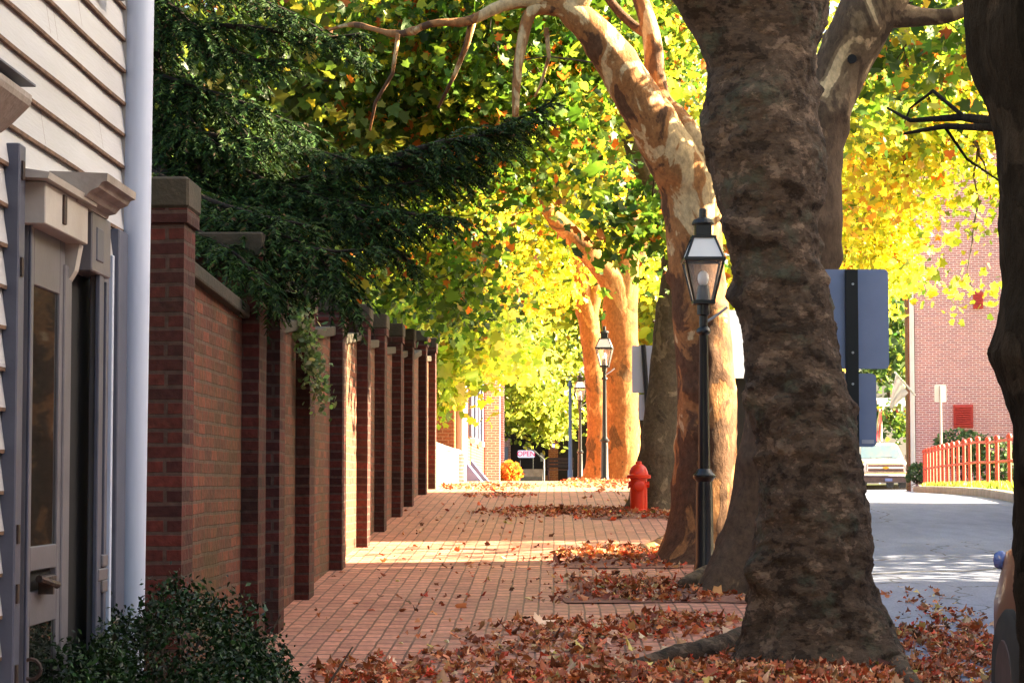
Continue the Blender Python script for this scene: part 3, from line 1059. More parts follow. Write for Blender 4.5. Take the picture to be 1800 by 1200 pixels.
# ================================================================== hydrant
hx, hd = W(1121, 845, 26.3).x, 26.0
hy = thing("fire_hydrant", "red fire hydrant on the sidewalk at the foot of a grey trunk", "fire hydrant", (hx, hd, gz(hd)))
g = gz(hd)
m = MB(); m.lathe(hx, hd, [(.125, g - .05), (.125, g + .03), (.10, g + .045), (.097, g + .385), (.138, g + .392), (.140, g + .425), (.112, g + .435)], 22); m.build("barrel", MATS["hydrant_red"], hy, smooth=True)
m = MB(); m.lathe(hx, hd, [(.110, g + .436), (.104, g + .47), (.086, g + .515), (.052, g + .545), (.046, g + .55)], 22); m.build("bonnet", MATS["hydrant_red"], hy, smooth=True)
m = MB(); m.lathe(hx, hd, [(.036, g + .55), (.036, g + .58), (.024, g + .585)], 6); m.build("operating_nut", MATS["hydrant_red"], hy)
m = MB(); m.tube([(hx, hd - .06, g + .30), (hx, hd - .145, g + .30), (hx, hd - .152, g + .30)], [.062, .062, .05], 14); m.build("nozzle_cap", MATS["hydrant_red"], hy, smooth=True)
for s in (-1, 1):
    m = MB(); m.tube([(hx + s * .06, hd, g + .32), (hx + s * .12, hd, g + .32)], [.038, .038], 12); m.build("nozzle_cap", MATS["hydrant_red"], hy, smooth=True)

# ================================================================== signs seen from behind


def panel(x0, x1, y, z0, z1, r, th=.004):
    pts = []
    for cx, cz, a in ((x1 - r, z1 - r, 0), (x0 + r, z1 - r, 90), (x0 + r, z0 + r, 180), (x1 - r, z0 + r, 270)):
        for k in range(6):
            b = math.radians(a + 18 * k)
            pts.append((cx + r * math.cos(b), cz + r * math.sin(b)))
    m = MB(); m.prism(pts, 1, y, y + th)
    return m


SD = 14.0
sx = W(1498, 700, SD).x
sg = thing("street_sign", "tall black sign post with two blank grey sign backs beside the foreground trunk", "sign", (sx, SD, gz(SD)))
m = MB()
for k in range(1):
    m.box(sx - .038, sx + .038, SD - .030, SD - .022, gz(SD) - .3, W(1498, 474, SD).z, .002)
    m.box(sx - .038, sx - .030, SD - .0225, SD + .010, gz(SD) - .3, W(1498, 474, SD).z - .002)
    m.box(sx + .030, sx + .038, SD - .0225, SD + .010, gz(SD) - .3, W(1498, 474, SD).z - .002)
m.build("post", MATS["pole_black"], sg)
panel(W(1433, 600, SD).x, W(1563, 600, SD).x, SD + .012, W(1500, 648, SD).z, W(1500, 473, SD).z, .03).build("sign_panel", MATS["sign_back"], sg)
panel(W(1456, 700, SD).x, W(1541, 700, SD).x, SD + .012, W(1500, 785, SD).z, W(1500, 656, SD).z, .03).build("sign_panel", MATS["sign_back"], sg)
for (px, py) in ((1498, 500), (1498, 620), (1498, 675), (1498, 765)):
    m = MB(); p = W(px, py, SD); m.tube([(p.x, SD - .036, p.z), (p.x, SD - .0305, p.z)], .008, 8)
    m.build("bolt", MATS["galvanised"], sg)
m = MB(); p = W(1524, 776, SD); m.box(p.x - .03, p.x + .045, SD + .0085, SD + .0115, p.z - .012, p.z + .012); m.build("sticker", MATS["sign_grey_far"], sg)

SD2 = 31.0
q0, q1 = W(1131, 600, SD2), W(1149, 845, SD2)
sg2 = thing("street_sign", "leaning sign post with a pale grey sign back between two sunny trunks", "sign", (q1.x, SD2, gz(SD2)))
m = MB(); m.tube([(q1.x, SD2, gz(SD2) - .2), (q0.x, SD2, W(1131, 606, SD2).z)], .034, 8); m.build("post", MATS["pole_black"], sg2)
panel(W(1111, 640, SD2).x, W(1161, 640, SD2).x, SD2 + .036, W(1130, 690, SD2).z, W(1130, 607, SD2).z, .02).build("sign_panel", MATS["sign_grey_far"], sg2)
panel(W(1122, 640, SD2).x, W(1164, 640, SD2).x, SD2 + .036, W(1130, 738, SD2).z, W(1130, 693, SD2).z, .02).build("sign_panel", MATS["sign_grey_far"], sg2)

SD3 = 62.0
px3 = W(1654, 760, SD3)
sg3 = thing("street_sign", "thin sign post with a small white plate before the large brick building", "sign", (px3.x, SD3, lawn_z(SD3, px3.x)))
m = MB(); m.tube([(px3.x, SD3, lawn_z(SD3, px3.x) - .2), (px3.x, SD3, W(1654, 678, SD3).z)], .035, 8); m.build("post", MATS["galvanised"], sg3)
panel(W(1643, 690, SD3).x, W(1664, 690, SD3).x, SD3 + .04, W(1654, 706, SD3).z, W(1654, 676, SD3).z, .03).build("sign_panel", MATS["white_paint"], sg3)

# ================================================================== red metal railing on the far verge
fr = thing("railing_fence", "rust red metal railing fence curving along the sunny lawn", "fence", (9, 46, lawn_z(46, 9)))
FP = [(1800, 42.0), (1775, 43.5), (1753, 45.2), (1737, 47), (1719.5, 48.6), (1705, 50), (1695, 51.3), (1684, 52.5), (1675, 53.8), (1666, 55), (1658, 56.2), (1651, 57.4), (1645, 58.6), (1639.5, 59.8), (1634, 61), (1629, 62.2), (1625, 63.4)]
tops = []
mids = []
for (px, d) in FP:
    p = W(px, 850, d)
    zb = lawn_z(d, p.x) - .1
    h = 1.0 if d > 48 else .95
    zt = lawn_z(d, p.x) + h
    m = MB(); m.lathe(p.x, d, [(.04, zb), (.04, zt - .05), (.055, zt - .045), (.06, zt), (.045, zt + .035), (.015, zt + .05)], 10)
    m.build("post", MATS["rail_red"], fr, smooth=True)
    tops.append((p.x, d, zt - .07)); mids.append((p.x, d, zt - h * .5))
for pts in (tops, mids):
    m = MB(); m.tube(pts, .028, 8); m.build("rail", MATS["rail_red"], fr, smooth=True)

# ================================================================== parked car at the kerb
cx0 = 2.05
CY = 2.0
car = thing("parked_car", "reddish brown car parked at the kerb behind the black trunk", "car", (cx0, 7.2, rz(7, 2)))
gzc = rz(8, 2)
slope = Matrix.Rotation(math.atan(.045), 4, "X")


def carpt(y, x, z, ym=6.9):
    v = slope @ Vector((0, y - ym, z))
    return (cx0 + x, ym + CY + v.y, rz(ym + CY, 2) + v.z)


def loft_car(prof, width, tumble):
    """prof: list of (y, z_low, z_high); rounded cross-sections"""
    rows = []
    for (y, zl, zh, inset) in prof:
        row = []
        zm = zl + (zh - zl) * .45
        for (x, z) in ((inset + .10, zl), (inset + .02, zl + .05), (inset, zm - .1), (inset, zm + .05), (inset + tumble * .4, zh - .06), (inset + tumble * .4 + .10, zh), (width / 2, zh + .02)):
            row.append((x, z))
        full = row + [(width - x, z) for (x, z) in reversed(row[:-1])]
        rows.append([carpt(y, x, z) for (x, z) in full])
    return rows


m = MB()
prof = [(4.55, .35, .62, .25), (4.6, .28, .70, .12), (4.9, .24, .80, .05), (5.6, .22, .92, .02), (6.2, .22, .97, .0), (7.2, .22, .99, .0), (8.2, .22, 1.0, .0), (8.85, .25, .92, .03), (9.12, .30, .86, .07), (9.2, .36, .78, .13)]
rows = loft_car(prof, 1.78, .12)
m.grid(rows)
m.add(rows[0], [tuple(range(len(rows[0])))]); m.add(rows[-1], [tuple(range(len(rows[-1])))])
m.build("body", MATS["brown_car_paint"], car, smooth=True)
m = MB()
rows = []
for (y, zh, ins) in ((5.9, .99, .12), (6.6, 1.36, .22), (7.2, 1.45, .24), (7.9, 1.42, .24), (8.75, 1.02, .14)):
    rows.append([carpt(y, ins - .05 * (zh > 1.2), .97), carpt(y, ins, (zh + .97) / 2), carpt(y, ins + .08, zh - .03), carpt(y, .89, zh), carpt(y, 1.78 - ins - .08, zh - .03), carpt(y, 1.78 - ins, (zh + .97) / 2), carpt(y, 1.78 - ins + .05 * (zh > 1.2), .97)])
m.grid(rows)
m.build("cabin", MATS["car_glass"], car, smooth=True)
for y in (5.35, 8.35):
    for x, s in ((-.035, 1), (1.815, -1)):
        m = MB()
        c = Vector(carpt(y, x, .32))
        m.tube([c, c + Vector((s * .02, 0, 0)), c + Vector((s * .19, 0, 0)), c + Vector((s * .21, 0, 0))], [.29, .32, .32, .29], 32)
        wh = m.build("wheel", MATS["rubber"], car, smooth=True)
        m = MB(); m.tube([c + Vector((-s * .004, 0, 0)), c + Vector((s * .03, 0, 0))], [.18, .21], 20); m.build("rim", MATS["bumper_dark"], wh, smooth=True)
for x in (.105, 1.67):
    m = MB()
    c = Vector(carpt(9.12, x, .80))
    m.lathe(c.x, c.y, [(.012, c.z - .045), (.032, c.z - .03), (.038, c.z), (.032, c.z + .03), (.01, c.z + .045)], 16)
    m.build("tail_light", MATS["lamp_lens"], car, smooth="all")
m = MB()
m.tube([carpt(y, -.008 + (.02 if y > 8.6 else 0), .55) for y in (5.8, 6.5, 7.2, 7.9)], .022, 6); m.build("side_moulding", MATS["chrome"], car)
m = MB(); a = carpt(9.0, .16, .40); m.box(a[0], a[0] + 1.46, a[1], a[1] + .24, a[2], a[2] + .16, .02); m.build("bumper", MATS["bumper_dark"], car)

# ================================================================== white pickup facing us
TD = 95.0
tx = W(1557, 850, TD).x
tz = W(1557, 858, TD).z
tr = thing("pickup_truck", "white pickup truck facing down the street past the signs", "truck", (tx, TD, tz))


def tb(name, mat, x0, x1, y0, y1, z0, z1, bev=.03, par=None):
    m = MB(); m.box(tx + x0, tx + x1, TD + y0, TD + y1, tz + z0, tz + z1, bev)
    return m.build(name, MATS[mat], par or tr)


m = MB()
rows = []
for (y, zh, w) in ((0, 1.02, .93), (.06, 1.10, .97), (.5, 1.17, .99), (1.25, 1.22, 1.0), (5.3, 1.22, 1.0)):
    rows.append([(tx - w, TD + y, tz + .50), (tx - w, TD + y, tz + zh - .14), (tx - w + .12, TD + y, tz + zh), (tx, TD + y, tz + zh + .05), (tx + w - .12, TD + y, tz + zh), (tx + w, TD + y, tz + zh - .14), (tx + w, TD + y, tz + .50)])
m.grid(rows); m.add(rows[0], [tuple(range(7))]); m.add(rows[-1], [tuple(range(7))])
m.build("body", MATS["white_car_paint"], tr, smooth=True)
m = MB()
rows = []
for (z, w, ya_, yb_) in ((1.20, .95, 1.2, 3.6), (1.55, .88, 1.65, 3.5), (1.84, .78, 2.0, 3.4), (1.90, .70, 2.15, 3.3)):
    rows.append([(tx - w, TD + ya_, tz + z), (tx + w, TD + ya_, tz + z), (tx + w, TD + yb_, tz + z), (tx - w, TD + yb_, tz + z), (tx - w, TD + ya_, tz + z)])
m.grid(rows); m.add(rows[-1][:4], [(0, 1, 2, 3)])
m.build("cab", MATS["white_car_paint"], tr)
m = MB(); m.add([(tx - .87, TD + 1.24, tz + 1.26), (tx + .87, TD + 1.24, tz + 1.26), (tx + .74, TD + 1.955, tz + 1.82), (tx - .74, TD + 1.955, tz + 1.82)], [(0, 1, 2, 3)])
m.v = [(a, b - .03, c) for a, b, c in m.v]
ws = m.build("windshield", MATS["car_glass"], tr)
for s in (-1, 1):
    m = MB(); m.tube([(tx + s * .1 - .35, TD + 1.17, tz + 1.27), (tx + s * .1 + .35 * s, TD + 1.19, tz + 1.30)], .015, 6); m.build("wiper", MATS["rubber"], ws)
gr = tb("grille", "chrome", -.80, .80, -.06, .0, .68, 1.03, .03)
tb("grille_slot", "bumper_dark", -.74, .74, -.066, -.055, .90, .98, 0, gr)
tb("grille_slot", "bumper_dark", -.74, .74, -.066, -.055, .71, .82, 0, gr)
m = MB(); m.box(tx - .13, tx + .13, TD - .085, TD - .066, tz + .825, tz + .885); m.box(tx - .06, tx + .06, TD - .090, TD - .086, tz + .80, tz + .91); m.build("emblem", MATS["gold"], gr)
for s in (-1, 1):
    tb("headlight", "headlight_lens", s * .92 - .09, s * .92 + .09, -.05, .02, .72, 1.0, .02)
    tb("mirror", "bumper_dark", s * 1.12 - .10, s * 1.12 + .10, 1.5, 1.6, 1.22, 1.42, .03)
    for y in (.95, 4.4):
        m = MB(); c = Vector((tx + s * .82, TD + y, tz + .38)); m.tube([c - Vector((.12, 0, 0)), c + Vector((.12, 0, 0))], .38, 20); m.build("wheel", MATS["rubber"], tr, smooth=True)
tb("bumper", "chrome", -1.0, 1.0, -.14, .0, .50, .66, .04)
tb("air_dam", "bumper_dark", -.98, .98, -.10, .1, .24, .498, .04)
tb("license_plate", "flag_blue", -.05, .25, -.155, -.142, .30, .42, 0)

# ================================================================== brick building across the bend
BD = 69.0
bx = W(1609, 700, BD).x
bb = thing("brick_building", "tall pink brick building with red louvred vents beyond the fence", "building", (bx, BD, 1.0))
ztop = W(1700, 262, BD).z
m = MB(); m.box(bx, bx + 14, BD, BD + 16, .3, ztop); m.build("brick_wall", MATS["house_brick"], bb)
m = MB(); m.box(bx - .20, bx - .001, BD + .05, BD + 15.9, .3, ztop - .1); m.build("side_wall", MATS["orange_brick"], bb)
m = MB(); m.box(bx - .16, bx - .02, BD - .10, BD + .049, .6, ztop - .2, .02); m.build("downspout", MATS["white_paint"], bb)
m = MB(); m.box(bx - .3, bx + 14.3, BD - .25, BD + 16, ztop + .002, ztop + .35, .03); m.build("cornice", MATS["white_paint"], bb)
m = MB(); m.prism([(BD - .35, ztop + .355), (BD + 16.3, ztop + .355), (BD + 8, ztop + 5.5)], 0, bx - .4, bx + 14.4); m.build("roof", MATS["slate_roof"], bb)
for (xa, xb, ya_, yb_) in ((1675, 1709, 711, 752), (1709, 1726, 514, 544), (1772, 1800, 514, 552)):
    a, b = W(xa, yb_, BD), W(xb, ya_, BD)
    m = MB(); m.box(a.x, b.x, BD - .06, BD - .002, a.z, b.z, .008)
    n = 9
    v = m.build("vent", MATS["vent_red"], bb)
    m = MB()
    for k in range(n):
        z = a.z + .05 + (b.z - a.z - .1) * (k + .5) / n
        m.prism([(BD - .061, z), (BD - .13, z - .02), (BD - .13, z), (BD - .061, z + .05)], 0, a.x + .05, b.x - .05)
    m.build("louvre", MATS["vent_red"], v)

bb.rotation_euler.z = math.radians(-8.4)

# pale house far behind the pickup
fx = W(1560, 700, 125).x
fh = thing("pale_house", "pale beige house front far behind the pickup truck", "house", (fx, 125, 1))
m = MB(); m.box(fx - 6, fx + 8, 125, 135, .5, 5.6); m.build("wall", MATS["beige_wall"], fh)
m = MB(); m.box(fx - 3.6, fx + 1.0, 124.9, 124.99, 4.6, 5.4); m.build("dark_band", MATS["vent_red"], fh)
m = MB(); m.prism([(124.5, 5.602), (135.5, 5.602), (134, 6.4)], 0, fx - 6.5, fx + 8.5); m.build("roof", MATS["slate_roof"], fh)
# flags


def mk_cloth(name, col):
    m, n, out = nt_new(name)
    a = n.nodes.new("ShaderNodeBsdfDiffuse"); a.inputs["Color"].default_value = rgb(col)
    b = n.nodes.new("ShaderNodeBsdfTranslucent"); b.inputs["Color"].default_value = rgb(col)
    ms = n.nodes.new("ShaderNodeMixShader"); ms.inputs[0].default_value = .5
    n.links.new(a.outputs[0], ms.inputs[1]); n.links.new(b.outputs[0], ms.inputs[2]); n.links.new(ms.outputs[0], out.inputs["Surface"])
    MATS[name] = m


mk_cloth("cloth_glow", (.85, .82, .75))


def flag(name, label, px, pts, d, mat, mat2=None, pole=None, d2=None):
    t = thing(name, label, "flag", tuple(W(px, 760, d)))
    P = [W(a, b, d) for a, b in pts]
    mm = MB()
    n = 8
    rows = []
    for i in range(n + 1):
        l = P[0].lerp(P[1], i / n); r = P[3].lerp(P[2], i / n)
        rows.append([tuple(l.lerp(r, j / n) + Vector((0, .12 * math.sin(j * 1.3 + i * .5), 0))) for j in range(n + 1)])
    mm.grid(rows)
    o = mm.build("cloth", MATS[mat], t, smooth="all")
    if mat2:
        for k in range(3):
            m3 = MB()
            rr = []
            for i in range(n + 1):
                l = Vector(rows[i][0]).lerp(Vector(rows[i][n]), .12 + .3 * k); r = Vector(rows[i][0]).lerp(Vector(rows[i][n]), .28 + .3 * k)
                rr.append([tuple(l + Vector((0, -.16, 0))), tuple(r + Vector((0, -.16, 0)))])
            m3.grid(rr); m3.build("stripe", MATS[mat2], o)
    m3 = MB(); m3.tube([W(pole[0], pole[1], d), W(pole[2], pole[3], d2 or d)], .03, 8); m3.build("staff", MATS["white_paint"], t)
    return t


flag("flag", "white flag hanging beside the corner of the pink brick building", 1575, [(1575, 656), (1563, 718), (1570, 716), (1596, 690)], 66, "cloth_glow", None, (1573, 654, 1608, 694), 69.0)
flag("flag", "red and white striped flag hanging behind the pickup truck roof", 1545, [(1545, 722), (1537, 775), (1552, 775), (1549, 722)], 110, "flag_white", "flag_red", (1546, 718, 1546, 850))

# ================================================================== brick house on the near side, past the white wall
oh = thing("brick_house", "orange brick house with blue shutters past the low white wall", "house", (-2, 45, 1.5))
HZ = 6.2
m = MB(); m.box(-12, -1.90, 43.0, 69.0, 1.0, HZ); m.build("brick_wall", MATS["orange_brick"], oh)
m = MB(); m.prism([(-12.4, HZ + .002), (-1.5, HZ + .002), (-6.7, HZ + 3.4)], 1, 42.6, 69.4); m.build("roof", MATS["slate_roof"], oh)
m = MB(); m.box(-1.899, -1.65, 42.7, 69.3, HZ - .35, HZ, .03); m.build("cornice", MATS["white_paint"], oh)
m = MB(); m.tube([(-1.78, 43.2, 1.2), (-1.78, 43.2, HZ - .4)], .10, 16); m.build("downspout", MATS["cream_paint"], oh, smooth=True)
for i, (y0, y1, z0, z1, mt) in enumerate([(46.3, 48.2, 1.9, 5.3, "white_paint"), (49.9, 50.9, 2.5, 4.6, "shutter_blue"), (51.0, 52.3, 2.5, 4.6, "window_glass"), (52.4, 53.4, 2.5, 4.6, "shutter_blue"), (54.6, 55.6, 2.5, 4.6, "shutter_blue"), (55.7, 57.0, 2.5, 4.6, "window_glass"), (57.1, 58.1, 2.5, 4.6, "shutter_blue")]):
    nm = {"white_paint": "door", "shutter_blue": "shutter", "window_glass": "window"}[mt]
    m = MB(); m.box(-1.899, -1.84 + (.03 if nm == "shutter" else 0), y0, y1, z0, z1, .01); q = m.build(nm, MATS[mt if nm != "door" else "shutter_blue"], oh)
    if nm == "window":
        m = MB(); m.box(-1.899, -1.76, y0 - .05, y1 + .05, z0 - .12, z0 - .005, .01); m.build("sill", MATS["white_paint"], q)
for y in (61.0, 66.0):
    m = MB(); m.box(-1.88, -1.48, y, y + .9, 1.2, 5.2); p = m.build("brick_pier", MATS["house_brick"], oh)
    m = MB(); m.box(-1.92, -1.42, y - .06, y + .96, 5.202, 5.5, .02); m.build("cap", MATS["white_paint"], p)
for y in (47.0, 51.5):
    m = MB(); m.prism([(-1.9, 1.45), (-1.45, 1.45), (-1.9, 2.0)], 1, y, y + 1.2); m.build("cellar_hatch", MATS["flag_blue"], oh)
flag("flag", "pale blue flag on the orange brick house beneath the leaves", 860, [(852, 585), (852, 612), (872, 612), (866, 578)], 57, "flag_blue", None, (850, 588, 876, 570))

# ================================================================== dark shop at the end of the sidewalk
SHD = 88.0
s0, s1_ = W(872, 845, SHD).x, W(1060, 845, SHD).x
sh = thing("shop_front", "dark shop front with lit red OPEN sign under the trees", "shop", ((s0 + s1_) / 2, SHD, 1.4))
m = MB(); m.box(s0 - 4, s1_ + 6, SHD + .6, SHD + 10, .8, 5.5); m.build("wall", MATS["dark_shop"], sh)
m = MB(); m.prism([(SHD + .59, 5.2), (SHD - .9, 3.35), (SHD - .9, 3.15), (SHD + .59, 3.9)], 0, s0, W(965, 800, SHD).x); m.build("awning", MATS["dark_shop"], sh)
m = MB(); m.prism([(SHD + .2, 5.502), (SHD + 10.4, 5.502), (SHD + 5, 8.5)], 0, s0 - 4.4, s1_ + 6.4); m.build("roof", MATS["slate_roof"], sh)
a, b = W(964, 845, SHD), W(981, 770, SHD)
m = MB(); m.box(a.x, b.x, SHD + .2, SHD + .598, .9, 5); m.build("brick_pier", MATS["orange_brick"], sh)
a, b = W(940, 845, SHD), W(964, 845, SHD)
m = MB(); m.box(a.x, b.x - .001, SHD + .3, SHD + .598, .9, 1.75); m.build("stall_riser", MATS["orange_brick"], sh)
a, b = W(950, 833, SHD), W(957, 795, SHD)
m = MB(); m.box(a.x, b.x, SHD + .55, SHD + .598, a.z + .5, b.z); m.build("notice", MATS["sign_grey_far"], sh)
a, b = W(874, 845, SHD), W(897, 770, SHD)
m = MB(); m.box(a.x, b.x, SHD + .5, SHD + .598, 1.0, b.z + .3); m.build("side_bay", MATS["house_brick"], sh)
a, b = W(884, 830, SHD), W(893, 785, SHD)
m = MB(); m.box(a.x, b.x, SHD + .45, SHD + .499, a.z, b.z); m.build("window", MATS["sign_back"], sh)
p = W(973, 783, SHD); m = MB(); m.tube([(p.x, SHD + .05, p.z), (p.x, SHD + .19, p.z)], .07, 12); m.build("wall_lamp", MATS["lamp_blue"], sh)
a, b = W(910, 804, SHD - 1), W(940, 791, SHD - 1)
os_ = thing("open_sign", "lit white OPEN sign with red letters before the dark shop", "sign", ((a.x + b.x) / 2, SHD - 1, a.z))
panel(a.x, b.x, SHD - 1, a.z, b.z, .06, .05).build("light_box", MATS["neon_plate"], os_)
m = MB()
w = (b.x - a.x); hgt = (b.z - a.z)
cu = bpy.data.curves.new("letters", "FONT")
cu.body = "OPEN"; cu.size = hgt * .95; cu.align_x = "CENTER"; cu.align_y = "CENTER"; cu.extrude = .01; cu.offset = .002
lo_ = bpy.data.objects.new("letters", cu)
COL.objects.link(lo_)
bpy.context.view_layer.update()
dg = bpy.context.evaluated_depsgraph_get()
lme = bpy.data.meshes.new_from_object(lo_.evaluated_get(dg))
bpy.data.objects.remove(lo_)
lob = bpy.data.objects.new("letters", lme); lme.materials.clear(); lme.materials.append(MATS["neon_red"])
COL.objects.link(lob); lob.parent = os_
lob.rotation_euler = (math.pi / 2, 0, 0)
lob.location = (0, -.02, hgt / 2)
m = MB()
for s in (.12, .88):
    x = a.x + w * s
    m.tube([(x, SHD - .97, gz(SHD) - .2), (x, SHD - .97, a.z + .01)], .03, 8)
m.build("leg", MATS["pole_black"], os_)
# slender pale post and bench by the shop
p = W(1002.5, 845, 78)
pl = thing("utility_post", "slender bluish post standing near the far shop", "post", (p.x, 78, gz(78)))
m = MB(); m.lathe(p.x, 78, [(.09, gz(78) - .3), (.09, gz(78) + .35), (.065, gz(78) + .4), (.055, gz(78) + 3.2)], 12); m.build("shaft", MATS["sign_back"], pl, smooth=True)
m = MB(); m.lathe(p.x, 78, [(.05, gz(78) + 3.2), (.09, gz(78) + 3.25), (.03, gz(78) + 3.45)], 12); m.build("finial", MATS["sign_back"], pl, smooth=True)
bd_ = 84.0
p = W(985, 845, bd_)
bn = thing("park_bench", "dark iron bench against the far shop wall", "bench", (p.x, bd_, gz(bd_)))
zb = gz(bd_)
m = MB()
for k in range(4): m.box(p.x - .5, p.x + .5, bd_ - .2 + k * .11, bd_ - .11 + k * .11, zb + .40, zb + .43)
m.build("seat", MATS["bumper_dark"], bn)
m = MB()
for k in range(3): m.box(p.x - .5, p.x + .5, bd_ + .26, bd_ + .29, zb + .5 + k * .13, zb + .6 + k * .13)
m.build("backrest", MATS["bumper_dark"], bn)
for s in (-.46, .40):
    m = MB(); m.box(p.x + s, p.x + s + .06, bd_ - .2, bd_ - .14, zb - .1, zb + .395); m.box(p.x + s, p.x + s + .06, bd_ + .2, bd_ + .255, zb - .1, zb + .85); m.build("leg", MATS["bumper_dark"], bn)
# shop steps with handrail
p = W(928, 845, 85)
st = thing("entrance_steps", "dark entrance steps with a handrail below the OPEN sign", "steps", (p.x, 85, gz(85)))
m = MB()
for k in range(3): m.box(p.x - .35, p.x + .55, 85 + .3 * k, 85.8, gz(85) - .2 if k == 0 else gz(85) + .15 * k + .001, gz(85) + .15 * (k + 1))
m.build("tread", MATS["kerb_stone"], st)
m = MB(); m.tube([(p.x + .6, 85, gz(85) - .1), (p.x + .6, 85, gz(85) + .8), (p.x + .2, 85.7, gz(85) + 1.15), (p.x - .2, 85.9, gz(85) + 1.3)], .03, 8); m.build("handrail", MATS["galvanised"], st)

# ================================================================== unseen houses added across the street to shade it


def shade_house(label, y0, y1, x0, depth, h, mat):
    t = thing("shade_row_house", label, "house", (x0, (y0 + y1) / 2, gz((y0 + y1) / 2)), "unseen houses added for shade across the street")
    zb = gz(max(y0, -20)) - 1.0
    zt = gz((y0 + y1) / 2) + h
    m = MB(); m.box(x0, x0 + depth, y0, y1, zb, zt); m.build("wall", MATS[mat], t)
    m = MB(); m.prism([(x0 - .35, zt + .002), (x0 + depth + .3, zt + .002), (x0 + depth / 2, zt + 2.6)], 1, y0, y1); m.build("roof", MATS["slate_roof"], t)
    n = max(2, int((y1 - y0) / 2.6))
    for f in range(3):
        for k in range(n):
            yc = y0 + (k + .5) * (y1 - y0) / n
            z = gz(yc) + 1.1 + f * 2.9
            if z + 1.5 > zt: continue
            m = MB(); m.box(x0 - .05, x0 - .002, yc - .55, yc + .55, z, z + 1.6, .01); w_ = m.build("window", MATS["white_paint"], t)
            m = MB(); m.box(x0 - .056, x0 - .051, yc - .46, yc + .46, z + .09, z + 1.51); m.build("pane", MATS["window_glass"], w_)
    return t


shade_house("unseen pale plastered row house added for shade across the street opposite the clapboard house", -14, 7.6, 9.3, 8, 7.0, "beige_wall")
shade_house("unseen brick row house added for shade across the street, ending opposite the sunlit wall panel", 7.7, 19.95, 9.3, 8, 7.0, "house_brick")
shade_house("unseen detached brick row house added for shade across the street after the sunny gap", 23.9, 32.6, 9.3, 8, 7.0, "house_brick")
# ================================================================== plane trees along the kerb


def base_of(px, d):
    p = W(px, 845, d)
    return p.x, gz(d)


def tree_root(name, label, px, d, group=None, cat="tree"):
    x, z = base_of(px, d)
    return thing(name, label, cat, (x, d, z), group)


def outline(rows, d, zb):
    """rows of (py, left px, right px) from top to bottom -> trunk samples from the ground up"""
    pts = []
    for py, a, b in reversed(rows):
        p = W((a + b) / 2, py, d)
        pts.append((p.x, d, p.z, (b - a) * d / F / 2 * .95))
    pts.insert(0, (pts[0][0], d, zb - .25, pts[0][3] * 1.03))
    return pts


def crown(root, specs, pal, size, per=34, spread=.34, mat="plane_leaf", tpl=None, tf=None, jit=.28, dropz=None, name="crown", flatR=None):
    P, Gi, C = blobs(specs, per, spread)
    if dropz is not None:
        k = dropz(P)
        P, Gi = P[k], Gi[k]
    n = len(P)
    T = palette(n, *pal, jit=jit, groups=Gi)
    S = size * RNG.lognormal(0, .28, n)
    R = quats(n) if flatR is None else quats(n, flatR)
    leaves(name, MATS[mat], root, P, S, T, PLANE if tpl is None else tpl, PLANE_F if tf is None else tf, R, curl=.22)
    return C


G1 = "plane trees along the kerb"
# --- foreground trunk
DA = 12.4
ta = tree_root("plane_tree", "thick dark knobbly plane trunk in the foreground at the kerb", 1425, DA, G1)
rowsA = [(-420, 1150, 1390), (-200, 1190, 1430), (-60, 1205, 1452), (0, 1212, 1455), (40, 1228, 1448), (90, 1254, 1440), (150, 1240, 1437), (200, 1231, 1440), (250, 1233, 1450), (310, 1248, 1455), (400, 1268, 1442), (500, 1288, 1452), (560, 1298, 1467), (640, 1308, 1480), (740, 1322, 1502), (850, 1334, 1520), (950, 1326, 1530), (1010, 1318, 1536), (1060, 1318, 1540), (1110, 1318, 1545), (1150, 1314, 1550)]
m = MB()
limb(m, outline(rowsA, DA, gz(DA)), seg=220, step=.013, amp=.035, nsc=2.4, flare=.62, fh=.30, lobes=6, seed=3, wrinkle=.013, vertical=True, burl=.038, plates=.009)
limb(m, [pp(1335, 90, DA, 190), pp(1262, 10, DA - .1, 130), pp(1200, -80, DA - .3, 110), pp(1110, -250, DA - .6, 90)], seg=60, step=.03, amp=.05, seed=5, wrinkle=.012)
# surface roots
for pts in ([(1330, 1120, 30), (1250, 1150, 34), (1180, 1160, 24), (1110, 1172, 10)], [(1540, 1120, 30), (1580, 1180, 26), (1630, 1230, 12)]):
    q = []
    for (px, py, w) in pts:
        g = ground_hit(px, py) or W(px, py, 12)
        q.append((g.x, g.y, gz(g.y) + .012, w * 12 / F / 2 * 1.6))
    limb(m, q, seg=20, step=.03, amp=.12, nsc=6, seed=9)
m.build("trunk", MATS["bark_old"], ta, smooth="all")
m = MB(); bmA = m
crA = crown(ta, [(1300, -820, 12.4, 700, 200, 2.4, 30)], GREEN_YEL, .066, per=30)
twigs(m, [W(1270, -200, DA), W(1110, -250, DA), W(1150, -400, DA)], crA[::3], .02, .006, maxlen=4)
m.build("branch", MATS["bark_mottled"], ta, smooth="all")

